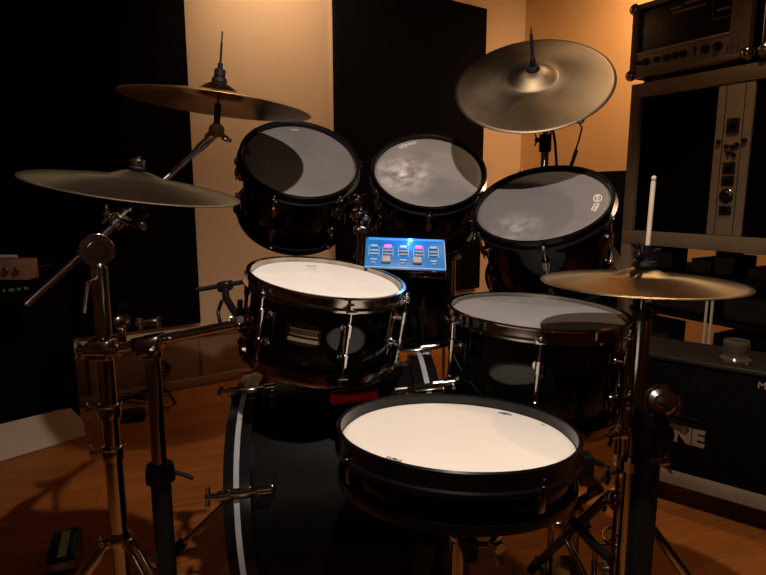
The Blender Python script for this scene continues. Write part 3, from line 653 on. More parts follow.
# ---- tom holder stand between left and middle tom
cx = P(361, 215, 1.74)
ts = thing('tom_stand', 'chrome double tom holder between the left and middle rack toms', 'stand', (cx.x, cx.y, 0))
zt = cx.z
MB().cyl((cx.x, cx.y, .03), (cx.x, cx.y, .62), .0150, n=20).build('lower_tube', 'chrome', ts)
MB().cyl((cx.x, cx.y, .60), (cx.x, cx.y, zt+.03), .0125, n=20).build('upper_tube', 'chrome', ts)
def wp(u, v, Z): return P(u, v, Z)
b = MB(); b.box((cx.x, cx.y, zt), (.05, .045, .035), bev=.006); b.box((cx.x, cx.y, zt-.045), (.045, .04, .022), bev=.005); b.wing((cx.x-.01, cx.y-.03, zt), (0, -1, 0), (1, 0, 0), 1.3); b.wing((cx.x+.012, cx.y-.03, zt-.045), (0, -1, 0), (1, 0, 0), 1.2); b.build('multi_clamp', 'chrome', ts)
lp = V((-.075, 1.655, 1.035)); 
b = MB(); b.tube([(cx.x, cx.y, zt), (cx.x-.035, cx.y-.02, zt+.012), lp + V((.03, .02, .01)), lp], .0062); b.ball(lp, .013); b.build('tom_arm', 'chrome', ts)
mp_ = V((.0, 1.77, 1.00))
b = MB(); b.tube([(cx.x, cx.y, zt-.045), (cx.x+.02, cx.y-.02, zt-.04), mp_ + V((-.02, -.0, .01)), mp_], .0062); b.ball(mp_, .012); b.build('tom_arm', 'chrome', ts)
tripod(ts, cx.x, cx.y, .30, [(cx.x-.22, cx.y+.16), (cx.x+.24, cx.y+.14), (cx.x+.0, cx.y-.04-.02)], rpole=.015) if False else tripod(ts, cx.x, cx.y, .22, [(cx.x-.22, cx.y+.13), (cx.x+.17, cx.y+.23), (cx.x-.03, cx.y-.10)], rpole=.015, braces=False)
for rt_, pp, nm in ((tomL, lp, 0), (tomM, mp_, 1)):
    pass

# ---- ride cymbal stand behind the right tom
rb = cR - nR*.03
sx = P(545, 150, 1.86)
rs_ = thing('ride_cymbal_stand', 'chrome cymbal stand behind the right rack tom holding the ride', 'stand', (sx.x, sx.y, 0))
MB().cyl((sx.x, sx.y, .03), (sx.x, sx.y, .55), .0150, n=20).build('lower_tube', 'chrome', rs_)
MB().cyl((sx.x, sx.y, .53), (sx.x, sx.y, Py(545, 150, sx.y).z), .0125, n=20).build('middle_tube', 'chrome', rs_)
ztop = Py(545, 134, sx.y).z
MB().cyl((sx.x, sx.y, Py(545, 152, sx.y).z), (sx.x, sx.y, ztop), .0195, n=20).wing((sx.x-.028, sx.y-.01, ztop-.02), (-1, 0, 0), (0, 0, 1), 1).build('top_collar', 'rubber', rs_)
b = MB(); b.cyl((sx.x, sx.y, ztop), (sx.x, sx.y, ztop+.03), .009); b.cyl((sx.x, sx.y, ztop+.03), cR - nR*.055, .0065); b.ball((sx.x, sx.y, ztop+.03), .014); b.ball(cR - nR*.055, .013); b.build('cymbal_tilter', 'chrome', rs_)
MB().cyl(cR - nR*.055, cR + nR*.004, .0075).build('rod_sleeve', 'rubber', rs_)
MB().cyl(cR, cR + nR*.075, .0028).build('threaded_rod', 'knob', rs_)
up = (nR*.35 + V((0, 0, 1))).normalized()
MB().cyl(cR + nR*(hR-.004), cR + nR*(hR+.008), .0175, .015, n=24).build('felt_washer', 'rubber', rs_)
MB().cyl(cR + nR*(hR+.006), cR + nR*(hR+.03), .0085, .0062, n=16).tube([cR + nR*(hR+.028), cR + nR*(hR+.045) + V((-.002, 0, .012)), cR + nR*(hR+.052) + V((-.005, 0, .036))], .0042).tube([cR + nR*(hR+.052) + V((-.005, 0, .036)), cR + nR*(hR+.053) + V((-.006, 0, .050))], .002).build('top_nut', 'rubber', rs_)
tripod(rs_, sx.x, sx.y, .30, [(sx.x-.24, sx.y+.06), (sx.x+.14, sx.y+.22), (sx.x+.12, sx.y-.24)], rpole=.015)

# ---- microphone cable hanging by a ring clip behind the ride
rc = P(580, 119, 1.90)
mc = thing('cable_clip', 'small black ring clip with a cable hanging behind the ride cymbal', 'cable', rc)
MB().torus(rc, .013, .0035, (0, -1, .1)).tube([rc + V((-.012, 0, 0)), P(566, 121, 1.89), P(553, 128, 1.86), P(548, 138, 1.86)], .0035).build('ring_clip', 'cable', mc)
MB().tube([rc + V((0, 0, -.013)), P(582, 128, 1.9), P(579, 140, 1.9), P(575, 152, 1.9), P(571, 172, 1.9)], .0030).cyl(P(576.5, 150, 1.9), P(571, 166, 1.9), .0065, n=12).build('cable', 'cable', mc)
MB().tube([P(553, 130, 1.80), P(555, 142, 1.80), P(556, 155, 1.80), P(557, 175, 1.80)], .0042).build('loose_cable', 'cable', mc)

# ---- hi-hat stand with clutch and pale rod
HX, HY = cH.x + .006, cH.y
hh = thing('hi_hat_stand', 'chrome hi-hat stand at right with a pale pull rod', 'stand', (HX, HY, 0))
nz = cH.z + hH
MB().cyl((HX, HY, cH.z-.05), (HX-.0, HY, nz+.02), .0035, n=10).build('inner_rod', 'chrome', hh)
b = MB(); b.lathe([(0, 0), (.017, 0), (.019, .004), (.017, .010), (.012, .012), (.012, .016), (0, .016)], (HX, HY, nz), (0, 0, 1), 24); b.build('felt_washer', 'rubber', hh)
b = MB(); b.cyl((HX, HY, nz+.014), (HX, HY, nz+.038), .010, n=16); b.wing((HX-.014, HY-.006, nz+.022), (-1, -.3, .1), (0, 0, 1), 1.1); b.cyl((HX+.010, HY, nz+.026), (HX+.024, HY, nz+.03), .0035); b.build('clutch', 'blackmetal', hh)
r0 = V((HX+.001, HY, nz+.030)); r1 = P(654, 177, .985)
MB().cyl(r0, r0*.06 + r1*.94, .0040, .0042, n=14).cyl(r0*.07 + r1*.93, r0*.035 + r1*.965, .0025, n=12).ball(r0*.02 + r1*.98, .0042, sq=1.2).build('pull_rod', 'wood_stick', hh, label='pale wooden-looking rod with a round tip')
MB().lathe([(0, 0), (.014, 0), (.017, .006), (.014, .016), (.008, .018), (0, .018)], (HX, HY, cH.z-.066), (0, 0, 1), 28).build('cup', 'rubber', hh)
MB().cyl((HX, HY, .40), (HX, HY, cH.z-.064), .0085, n=20).build('upper_tube', 'steel', hh)
MB().cyl((HX, HY, .04), (HX, HY, .56), .0125, n=20).lathe([(.0145, -.016), (.020, -.013), (.021, .006), (.0125, .014)], (HX, HY, .565), (0, 0, 1), 24).build('lower_tube', 'chrome', hh)

# thick black post in front of the hi-hat stand with clamp
kx = P(649, 440, 1.02)
bp_ = thing('black_support_post', 'thick matte black support post rising at the lower right', 'stand', (kx.x, kx.y, 0))
zt = Py(649, 424, kx.y).z
MB().cyl((kx.x, kx.y, .0), (kx.x, kx.y, zt), .0215, n=28).build('post', 'rubber', bp_)
b = MB(); b.lathe([(.024, -.045), (.028, -.035), (.031, -.010), (.030, .010), (.024, .020), (0, .021)], (kx.x, kx.y, zt), (0, 0, 1), 32); b.box((kx.x, kx.y-.01, zt-.01), (.066, .045, .03), bev=.012); b.build('collar', 'rubber', bp_)
b = MB(); b.tube([P(664, 413, 1.03), P(676, 418, 1.05), P(697, 423, 1.08)], .0065); b.build('grip_lever', 'rubber', bp_, label='black rubber coated lever')
b = MB(); b.tube([P(668, 424, 1.01), P(676, 427, 1.01), P(684, 430, 1.0)], .005); b.ball(P(684, 430, 1.0), .008); b.build('wing_screw', 'panelgrey', bp_)
q = P(661, 400, 1.0)
b = MB(); b.lathe([(0, -.012), (.020, -.012), (.026, -.006), (.026, .006), (.021, .012), (.012, .014), (.010, .020), (0, .021)], q, V((-.35, -1, .2)), 28); b.tube([q + V((.026, -.002, .006)), q + V((.032, -.004, -.008)), q + V((.024, -.01, -.022))], .0035); b.cyl(q, (kx.x, kx.y, zt+.015), .012); b.build('round_clamp', 'steel', bp_)
b = MB(); q = P(655, 461, .98); b.wing(q + V((.012, 0, 0)), (1, 0, .2), (0, 0, 1), 1.3); b.cyl(q, (kx.x, kx.y, q.z), .006); b.build('wing_nut', 'steel', bp_)
b = MB(); b.cyl((kx.x, kx.y, .0), (kx.x, kx.y, .014), .06, n=28); b.build('base_plate', 'rubber', bp_)

# right side stand (chrome tripod) carrying the grey-headed drum
sx2 = P(622, 470, 1.24); X3, Y3 = sx2.x, sx2.y
cs = thing('tripod_stand', 'chrome tripod stand behind the thick black post, legs splayed', 'stand', (X3, Y3, 0))
hub3 = Py(622, 500, Y3).z
MB().cyl((X3-.0, Y3, .05), (X3, Y3, Py(622, 432, Y3).z), .0120, n=20).build('lower_tube', 'chrome', cs)
MB().cyl((X3+.0, Y3, Py(622, 440, Y3).z), (X3, Y3, Py(640, 335, Y3).z), .0085, n=20).build('upper_tube', 'steel', cs)
MB().cyl((X3+.032, Y3+.004, Py(632, 520, Y3).z), (X3+.032, Y3+.004, Py(640, 310, Y3).z), .0085, n=16).build('side_tube', 'steel', cs)
b = MB()
for z in (Py(622, 432, Y3).z, Py(622, 470, Y3).z): b.box((X3+.016, Y3, z), (.064, .032, .022), bev=.005); b.wing((X3-.03, Y3-.018, z), (-1, -.4, 0), (0, 0, 1), 1.2)
b.build('clamp_block', 'chrome', cs); MB().torus((X3+.01, Y3, Py(622, 538, Y3).z), .040, .0035).build('brace_ring', 'chrome', cs)
b = MB(); b.tube([(X3, Y3, Py(622, 400, Y3).z), P(628, 398, 1.22), P(616, 400, 1.22)], .007); b.wing(P(622, 392, 1.2), (0, -1, .3), (1, 0, 0), 1.4); b.wing(P(612, 408, 1.2), (-.5, -1, 0), (0, 0, 1), 1.2); b.cyl(P(620, 388, 1.21), P(608, 380, 1.23), .006); b.ball(P(627, 405, 1.2), .011); b.build('drum_bracket', 'chrome', cs)
tripod(cs, X3, Y3, hub3, [(X3-.06, Y3-.33), (X3+.30, Y3-.16), (X3-.10, Y3+.30)], double=True, low=.10, rpole=.012)

# hi-hat / bass pedal at the bottom right
pd = Pz(619, 568, .10); 
pl = thing('drum_pedal', 'chrome pedal at the bottom beside the thick black post', 'pedal', (pd.x, pd.y, 0))
b = MB(); b.box((pd.x, pd.y-.06, .008), (.10, .24, .008), bev=.003); b.build('base_plate', 'steel', pl)
b = MB(); fz = V((0, -.22, -.08)).normalized(); b.box((pd.x, pd.y-.08, .055), (.085, .25, .008), (1, 0, 0), (0, .96, .28), (0, -.28, .96), .003)
for i in range(5): b.box((pd.x, pd.y-.16+i*.045, .036+i*.0128), (.06, .008, .004), (1, 0, 0), (0, .96, .28), (0, -.28, .96), .001)
b.build('footboard', 'chrome', pl)
b = MB()
for s in (-1, 1): b.box((pd.x+s*.046, pd.y+.045, .075), (.010, .022, .14), bev=.003)
b.cyl((pd.x-.05, pd.y+.045, .135), (pd.x+.05, pd.y+.045, .135), .007); b.cyl((pd.x-.012, pd.y+.045, .135), (pd.x+.012, pd.y+.045, .135), .022, n=20); b.build('frame', 'chrome', pl)

# ---- snare stand: basket and crossed legs
snb = V((.114, .844, .681)) - V((.028, .082, 1)).normalized()*.067
ss = thing('snare_stand', 'dark chrome snare stand basket directly under the front snare', 'stand', (snb.x+.01, snb.y+.02, 0))
bx, by = snb.x + .01, snb.y + .02
MB().cyl((bx, by, .06), (bx, by, .40), .0135, n=20).build('lower_tube', 'steel', ss)
MB().cyl((bx, by, .38), (bx, by, .50), .0105, n=20).ball((bx, by, .505), .018).build('upper_tube', 'steel', ss)
nS = V((.028, .082, 1)).normalized()
for a in (30, 150, 270):
    d = V((math.cos(math.radians(a)), math.sin(math.radians(a)), 0)); d = (d - nS*d.dot(nS)).normalized(); tip = snb + d*.165 - nS*.030; b = MB()
    b.tube([(bx, by, .505), V((bx, by, .505))*.55 + (snb + d*.15 - nS*.05)*.45, snb + d*.15 - nS*.045, tip - nS*.008, tip + nS*.006], .006)
    ar = b.build('basket_arm', 'steel', ss)
    MB().cyl(tip - nS*.010, tip + nS*.016, .010, n=14).build('rubber_grip', 'rubber', ar)
b = MB(); q = P(434, 556, .92); b.tube([P(428, 540, .86), P(424, 556, .87), P(418, 580, .88)], .014); b.build('rubber_boot', 'rubber', ss)
tripod(ss, bx, by, .24, [(bx+.24, by+.10), (bx-.22, by+.12), (bx+.0, by-.26)], m='steel', rpole=.0135, low=.09)
b = MB(); b.wing(P(496, 545, .86), (.5, -1, 0), (0, 0, 1), 1.4); b.cyl(P(496, 545, .86), P(480, 545, .9), .006); b.build('height_screw', 'chrome', ss)

# snare strainer and wires of chrome hardware under the snare's right side
b = MB(); q = P(585, 468, .94); b.box(q, (.022, .03, .05), bev=.004); b.cyl(q + V((.014, 0, .012)), q + V((.03, 0, .004)), .005); b.box(q + V((.012, -.006, -.03)), (.016, .012, .03), bev=.003); b.build('snare_strainer', 'blackmetal', snare)

# ---- double pedal linkage under the snare's right (dark chrome)
lk = Pz(562, 560, .05)
kp = thing('pedal_linkage', 'dark chrome pedal drive linkage on the floor right of the snare', 'pedal', (lk.x, lk.y, 0))
b = MB(); b.box((lk.x, lk.y, .006), (.11, .16, .01), bev=.003); b.build('base_plate', 'blackmetal', kp)
b = MB(); b.box((lk.x-.035, lk.y, .09), (.014, .02, .16), bev=.003); b.box((lk.x+.035, lk.y, .09), (.014, .02, .16), bev=.003); b.cyl((lk.x-.05, lk.y, .155), (lk.x+.05, lk.y, .155), .009); b.cyl((lk.x-.01, lk.y, .155), (lk.x+.012, lk.y, .155), .026, n=20)
b.torus((lk.x+.0, lk.y-.03, .16), .026, .004, (1, .2, 0)); b.build('frame', 'steel', kp)
b = MB(); q0 = P(578, 500, 1.15); b.tube([(lk.x, lk.y, .155), P(575, 505, 1.2), P(600, 488, 1.24)], .011); b.tube([P(572, 520, 1.2), P(594, 545, 1.15), P(612, 560, 1.1)], .010); b.build('drive_rod', 'blackmetal', kp)
b = MB(); b.tube([(lk.x+.0, lk.y, .16), (lk.x+.0, lk.y+.03, .24), (lk.x-.004, lk.y+.05, .31)], .004); b.cyl((lk.x-.004, lk.y+.05, .30), (lk.x-.004, lk.y+.02, .30), .022, n=20); b.build('beater', 'rubber', kp)

# ---------------------------------------------------------------- blue sound module
TL, TR, BL, BR_ = P(367, 238, 1.36), P(447, 240, 1.36), P(362, 268.5, 1.30), P(445, 272.5, 1.30)
mx_ = ((TR-TL) + (BR_-BL)).normalized(); my = ((TL-BL) + (TR-BR_)); my = (my - mx_*my.dot(mx_)).normalized(); mn = mx_.cross(my).normalized()
mc_ = (TL+TR+BL+BR_)/4; mw = ((TR-TL).length + (BR_-BL).length)/2; mh = ((TL-BL).length + (TR-BR_).length)/2
sm = thing('sound_module', 'glowing blue electronic drum module with small pads and pink lights', 'module', mc_ - my*mh/2 - mn*.03)
MB().box(mc_ - mn*.014, (mw, mh, .028), mx_, my, mn, .005).build('housing', 'blackmetal', sm)
fp = MB().box(mc_ + mn*.0008, (mw*.985, mh*.97, .003), mx_, my, mn, .001).build('front_panel', 'blue', sm)
def mp(x, y, h=.003): return mc_ + mx_*(x*mw) + my*(y*mh) + mn*h
b = MB(); b.box(mp(0, .44), (mw*.92, mh*.07, .003), mx_, my, mn, .0006); b.build('display_strip', 'violetled', sm) if False else b.build('light_bar', mat('blue_light_bar', (.02, .2, .8), .4, 0, emit=(.02, .14, .7), estr=1.0), sm)
b = MB(); b.box(mp(.06, .42, .004), (mw*.055, mh*.10, .003), mx_, my, mn, .0006); b.box(mp(.04, .30, .004), (mw*.022, mh*.06, .003), mx_, my, mn, .0006); b.build('status_light', 'blueled', sm)
for i, x in enumerate((-.385, -.215, -.025, .165, .345)):
    m = ('blueprint', 'redled', 'violetled', 'redled', 'blueprint')[i]
    b = MB(); b.box(mp(x, .205, .004), (mw*.085, mh*.075, .003), mx_, my, mn, .0008); b.build('led', m, sm)
    for yy in (.06, -.04): MB().box(mp(x, yy, .004), (mw*.10, mh*.045, .002), mx_, my, mn, .0006).build('button', 'padgrey' if i else 'blueprint', sm)
    b = MB()
    for dx in (-.062, .062): b.box(mp(x+dx, .05, .0028), (mw*.007, mh*.32, .001), mx_, my, mn)
    b.build('printed_frame', 'blueprint', sm)
    if i in (1, 3): MB().box(mp(x-.02, -.23, .006), (mw*.115, mh*.20, .009), mx_, my, mn, .004).build('pad', 'padgrey', sm)
    else: MB().box(mp(x, -.22, .004), (mw*.08, mh*.05, .002), mx_, my, mn, .0006).box(mp(x, -.31, .004), (mw*.05, mh*.03, .002), mx_, my, mn).build('printed_frame', 'blueprint', sm)
MB().box(mp(0, -.45, .003), (mw*.97, mh*.03, .002), mx_, my, mn).box(mp(.483, 0, .003), (mw*.012, mh*.9, .002), mx_, my, mn).build('edge_line', 'blueprint', sm)
for x in (-.49, .49): MB().cyl(mp(x, .49, -.01), mp(x, .49, .004), .004).build('corner_screw', 'chrome', sm)
# its arm back to the tom stand
b = MB(); b.tube([mc_ - mn*.03, mc_ - mn*.07 + V((-.02, 0, -.02)), V((cx.x+.01, cx.y-.06, cx.z-.20)), V((cx.x, cx.y-.018, cx.z-.20))], .009); b.box(mc_ - mn*.032, (.08, .05, .006), mx_, my, mn, .002); b.build('mounting_arm', 'blackmetal', sm)
MB().box((cx.x, cx.y, cx.z-.20), (.045, .045, .03), bev=.006).build('arm_clamp', 'blackmetal', sm)
lp2 = bpy.data.lights.new('module_glow', 'POINT'); lp2.energy = .05; lp2.color = (.15, .45, 1); lp2.shadow_soft_size = .01
lo = bpy.data.objects.new('module_glow', lp2); COL.objects.link(lo); lo.location = mp(.06, .42, .02)

# ---------------------------------------------------------------- left side: black cabinet, board, bits
cdir = (Pz(86, 436, 0) - Pz(-12, 466, 0)).normalized(); fl = Pz(91, 436, 0) - V((cdir.y, -cdir.x, 0))*.09; cn = V((cdir.y, -cdir.x, 0))   # face direction, outward normal to the camera
fr = fl; 
ztop = Py(88, 262, fr.y).z
cw, cdp = 1.0, .26
cc = fr - cdir*cw/2 - cn*cdp/2
cb = thing('black_cabinet', 'low black cabinet at the left wall with bits lying on top', 'cabinet', (cc.x, cc.y, 0))
MB().box((cc.x, cc.y, .03 + (ztop-.03)/2), (cw, cdp, ztop-.03), cdir, cn, (0, 0, 1), .008).build('body', 'matteblack', cb)
f = cc + cn*(cdp/2+.003)
MB().box((f.x, f.y, ztop*.44), (cw*.92, .006, ztop*.72), cdir, cn, (0, 0, 1), .004).build('front_grille', 'foam', cb)
for s in (-1, 1):
    for k in (-1, 1):
        q = cc + cdir*s*(cw/2-.06) + cn*k*(cdp/2-.06); MB().cyl((q.x, q.y, 0), (q.x, q.y, .031), .022, n=16).build('foot', 'rubber', cb)
g = Py(10, 291, fr.y-.55)
def on_face(u, v, off=.008):           # pixel ray on the cabinet's front plane
    d = CF + (u-383)/FPX*CR - (v-287.5)/FPX*CU; p0 = cc + cn*(cdp/2+off); t = (p0-CC).dot(cn)/d.dot(cn); return CC + d*t
gp = on_face(11, 290)
b = MB()
for k, wd in enumerate((.016, .01, .02, .012, .016)): b.box(gp + cdir*(-.05+k*.026), (wd, .003, .012), cdir, cn, (0, 0, 1), .001)
b.build('green_lettering', 'green', cb, label='faint green lettering')
# on top: stick, folded tool, loose cable
zt = ztop
sp0 = Pz(-40, 262.5, zt+.035); sp1 = Pz(17, 262.5, zt+.035)
sk = thing('drumstick', 'pale wooden drumstick lying on the black cabinet at far left', 'drumstick', Pz(0, 262, zt))
e0 = P(-60, 259.5, 1.90); e1_ = P(17, 256.5, 1.96)
bk0 = P(6, 270, 1.95)
# wooden block under the stick
zbk = e1_.z
yb = Pz(20, 267, ztop).y
blk = V((e1_.x-.10, e1_.y, ztop)); hgt = max(.012, e1_.z - .0075 - ztop)
wb = thing('effects_box', 'small brown wooden box with two dark knobs on the black cabinet', 'box', blk)
MB().box(blk + V((.012, 0, hgt/2)), (.27, .07, hgt), (1, .04, 0), (-.04, 1, 0), (0, 0, 1), .004).build('body', mat('brown_wood_box', (.22, .12, .07), .6, 0, .2, 30), wb)
for k in range(2): 
    q = blk + V((.085 + k*.035, -.038, hgt*.5)); MB().cyl(q, q + V((0, -.012, .001)), min(.010, hgt*.42), n=18).build('knob', 'steel', wb)
MB().cyl(V((e0.x, e1_.y, e1_.z)), V((e1_.x-.012, e1_.y, e1_.z)), .0075, .0065, n=14).cyl(V((e1_.x-.013, e1_.y, e1_.z)), V((e1_.x, e1_.y, e1_.z)), .0065, .0055, n=14).build('stick', 'wood_stick', sk)
sk.location = (e1_.x-.1, e1_.y, e1_.z-.0075); 
for ch in sk.children: ch.data.transform(Matrix.Translation(V((Pz(0, 262, zt))) - V(sk.location)))
cbp = [Pz(u, v, ztop+.006) for u, v in ((26, 268), (40, 267), (52, 264), (62, 264), (72, 266), (84, 268))]
tag(MB().tube(cbp, .004).build('cable', 'cable'), 'thin dark cable lying across the top of the black cabinet', 'cable')
# pale board on the floor in front of the cabinet
b0 = Pz(-12, 466, 0); b1 = Pz(86, 436, 0); bd_ = (b1-b0).normalized(); bn = V((bd_.y, -bd_.x, 0))
lean = (V((0, 0, 1)) - bn*.35).normalized(); hb = .115
b = MB(); pc = (b0+b1)/2
pts = [b0, b1, b1 + lean*(hb*.55) + bd_*.004, b1 + lean*hb*1.15 - bd_*.035, b1 + lean*hb*1.2 - bd_*.08, b0 + lean*hb*1.25]
bt = [p - bn*-.006 for p in pts]
pts0 = [p + V((0, 0, .003)) for p in pts]; pts1 = [p + lean.cross(bd_)*.007 for p in pts0]
n_ = len(pts); b.add(pts0 + pts1, [tuple(range(n_)), tuple(range(2*n_-1, n_-1, -1))] + [(i, (i+1) % n_, n_+(i+1) % n_, n_+i) for i in range(n_)])
bo = tag(b.build('foam_board', 'cardboard', sharp=20), 'pale cream board leaning against the foot of the black cabinet', 'board')

# loose cables on the floor behind the left stands
b = MB(); rnd = random.Random(3)
def loop(cx_, cy_, r, z, k, tw):
    return [V((cx_ + r*math.cos(t*2*PI/18+tw)*(1+.25*math.sin(t*.9+k)), cy_ + r*.7*math.sin(t*2*PI/18+tw), z + .004*math.sin(t*.7+k))) for t in range(20)]
q = Pz(142, 402, 0)
for k in range(5): b.tube(loop(q.x + rnd.uniform(-.05, .08), q.y + rnd.uniform(-.05, .05), rnd.uniform(.05, .12), .012+.009*k, k, k), .0045, 8)
b.tube([Pz(u, v, .008) for u, v in ((150, 392), (160, 388), (170, 393), (176, 403), (168, 408), (156, 406))], .0045, 8)
tag(b.build('cable_coil', 'cable'), 'tangle of black cable on the floor behind the chrome posts', 'cable')
q = Pz(134, 420, 0); t = thing('power_adapter', 'black power adapter on the floor beside the tangled cable', 'adapter', q)
MB().box(q + V((0, 0, .025)), (.10, .07, .05), (1, .3, 0), (-.3, 1, 0), (0, 0, 1), .008).build('body', 'rubber', t); MB().tube([q + V((.05, .015, .02)), q + V((.09, .04, .008)), q + V((.12, .10, .006))], .004).build('lead', 'cable', t)

# hanging cable/headphones behind the posts
q = onA(150, .06); q.z = 0
t = thing('wall_outlet_box', 'dark oval connector box on the skirting behind the chrome posts', 'box', (q.x, q.y, .10))
qq = Py(133, 371, q.y-.02); 
MB().lathe([(0, 0), (.045, 0), (.05, .01), (.042, .03), (0, .035)], V((q.x, q.y, qq.z)) - NA*.022, NA, 28).build('body', 'rubber', t)
b = MB(); 
for k in range(3): b.box(V((q.x, q.y, qq.z + (k-1)*.018)) + NA*.013, (.03, .004, .006), A, NA)
b.build('socket', 'steel', t)
MB().tube([V((q.x, q.y, qq.z-.045)), V((q.x+.01, q.y-.02, .10)), V((q.x+.03, q.y-.08, .02)), V((q.x+.02, q.y-.25, .008))], .005).build('lead', 'cable', t)

# green-faced effects pedal on the floor
c4 = [Pz(u, v, .05) for u, v in ((53, 529.5), (81.5, 526.5), (75, 558.5), (46, 562))]
px_ = ((c4[1]-c4[0]) + (c4[2]-c4[3])).normalized(); py_ = ((c4[0]-c4[3]) + (c4[1]-c4[2])); pl_ = py_.length/2; py_.normalize(); px_ = (px_ - py_*px_.dot(py_)).normalized()
pw = ((c4[1]-c4[0]).length + (c4[2]-c4[3]).length)/2; pc = sum(c4, V((0, 0, 0)))/4
pt = thing('effects_pedal', 'small black effects pedal with green circuit-like face on the floor', 'pedal', (pc.x, pc.y, 0))
zz = V((0, 0, 1))
MB().box(pc - zz*.026, (pw, pl_, .045), px_, py_, zz, .004).build('housing', 'blackmetal', pt)
MB().box(pc - zz*.002, (pw*.96, pl_*.97, .003), px_, py_, zz, .001).build('face', mat('dark_green_face', (.006, .016, .012), .3, 0, .4, 90), pt)
b = MB(); b.box(pc - px_*pw*.0 + zz*.0, (pw*.30, pl_*.80, .002), px_, py_, zz, .0008); b.build('label_strip', mat('green_strip', (.12, .28, .11), .5, 0, scale=160, col2=(.36, .50, .27)), pt)
b = MB()
for x, y in ((-.36, .36), (.36, .40), (-.38, -.34), (.38, -.36)): b.cyl(pc + px_*pw*x + py_*pl_*y - zz*.001, pc + px_*pw*x + py_*pl_*y + zz*.003, .004, n=10)
b.box(pc + px_*pw*-.34 + py_*pl_*.15, (pw*.10, pl_*.16, .003), px_, py_, zz, .001); b.build('screw', 'steel', pt)
b = MB()
for k in range(7): b.box(pc + px_*pw*.34 + py_*pl_*(.25-.085*k), (pw*.18, pl_*.02, .002), px_, py_, zz)
b.build('printed_mark', 'green', pt)
b = MB(); b.box(pc + py_*pl_*-.5 + V((0, -.003, -.018)), (pw*.99, .004, .026), px_, py_, zz, .001); b.build('end_plate', 'steel', pt)

# ---------------------------------------------------------------- right side: rack with control strip
D1 = V((.507, -.862, 0)).normalized(); N1 = V((-.862, -.507, 0)).normalized(); RA = V((1.085, 2.62, 0))
def tA(u, z, o=RA, d=D1):
    k = (u-383)/FPX      # x = k*Z, Z = y cos + (H-z) sin
    cP, sP = math.cos(PITCH), math.sin(PITCH); q = (CAMH-z)*sP
    return (k*(o.y*cP + q) - o.x)/(d.x - k*d.y*cP)
zr1 = Py(637, 85, RA.y).z; zr0 = Py(625, 243, RA.y).z; RWID = .75; RD = .45
rr = thing('rack_cabinet', 'tall grey-brown framed cabinet with black grilles and a central control strip', 'cabinet', (RA.x, RA.y, 0))
def rbx(b, t0, t1, z0, z1, o0, o1, bev=.003):   # along D1 t0..t1, height, outward offset o0..o1
    c = RA + D1*(t0+t1)/2 + N1*(o0+o1)/2; return b.box((c.x, c.y, (z0+z1)/2), (t1-t0, abs(o1-o0), z1-z0), D1, N1, (0, 0, 1), bev)
pw_ = .05; ts0 = tA(719.6, 1.5); ts1 = tA(757, 1.5)
b = MB(); rbx(b, 0, RWID, zr1-.06, zr1, -RD, 0); rbx(b, 0, RWID, zr0, zr0+.062, -RD, 0); rbx(b, 0, pw_, zr0+.062, zr1-.06, -RD, 0); rbx(b, RWID-pw_, RWID, zr0+.062, zr1-.06, -RD, 0); b.build('frame', 'brownframe', rr)
for x0 in (0, RWID-.05):
    for o in (-.24, -.05): b = MB(); rbx(b, x0, x0+.05, 0, zr0, o, o+.05); b.build('leg', 'brownframe', rr)
b = MB(); rbx(b, pw_, RWID-pw_, zr0+.062, zr1-.06, -RD+.01, -.03); b.build('inner_case', 'matteblack', rr)
for a0_, a1_ in ((pw_, ts0), (ts1, RWID-pw_)):
    b = MB(); rbx(b, a0_, a1_, zr0+.062, zr1-.06, -.03, -.018); g = b.build('grille', 'foam', rr)
    b = MB(); k = int((a1_-a0_)/.017)
    for i in range(1, k): rbx(b, a0_+i*.017-.0012, a0_+i*.017+.0012, zr0+.07, zr1-.07, -.019, -.0165, 0)
    for j in range(1, 34): z = zr0+.062+j*.017; rbx(b, a0_+.004, a1_-.004, z-.0012, z+.0012, -.019, -.0167, 0) if z < zr1-.07 else None
    b.build('grille_mesh', 'matteblack', g)
b = MB(); rbx(b, ts0, ts1, zr0+.062, zr1-.06, -.018, -.004); cs_ = b.build('control_strip', 'panelgrey', rr)
w_ = ts1-ts0
b = MB()
for f_ in (.24, .76): rbx(b, ts0+w_*f_-.0012, ts0+w_*f_+.0012, zr0+.064, zr1-.062, -.005, -.003, 0)
b.build('groove', 'matteblack', rr)
def zs(v): return Py(735, v, (RA + D1*(ts0+ts1)/2).y).z
mid = (ts0+ts1)/2
for v0, v1, nm in ((118, 133, 'display'), (162, 174, 'switch'), (176, 186, 'switch'), (206, 215, 'switch')):
    b = MB(); rbx(b, mid-w_*.17, mid+w_*.17, zs(v1), zs(v0), -.006, .002, .002); b.build(nm, 'knob', rr)
    b = MB(); rbx(b, mid-w_*.07, mid+w_*.07, zs((v0+v1)/2)-.006, zs((v0+v1)/2)+.006, .001, .006, .002); b.build('switch_key', 'matteblack', rr)
def rc_(t, z, o): p = RA + D1*t + N1*o; return V((p.x, p.y, z))
b = MB()
for dx, z in ((-.12, zs(146)), (.04, zs(147)), (.16, zs(145)), (-.05, zs(153)), (.1, zs(155))): b.cyl(rc_(mid+w_*dx, z, -.006), rc_(mid+w_*dx, z, .003), .009, n=14)
b.build('jack_sockets', 'knob', rr)
MB().cyl(rc_(mid, zs(196), -.006), rc_(mid, zs(196), .002), .028, n=28).build('dial_ring', 'steel', rr); MB().cyl(rc_(mid, zs(196), .0), rc_(mid, zs(196), .014), .020, n=28).box(rc_(mid, zs(196), .015), (.004, .004, .03), D1, N1).build('dial', 'knob', rr)
b = MB()
for s in (-.36, .36): b.cyl(rc_(mid+w_*s, zs(141), -.006), rc_(mid+w_*s, zs(141), .004), .009, n=16)
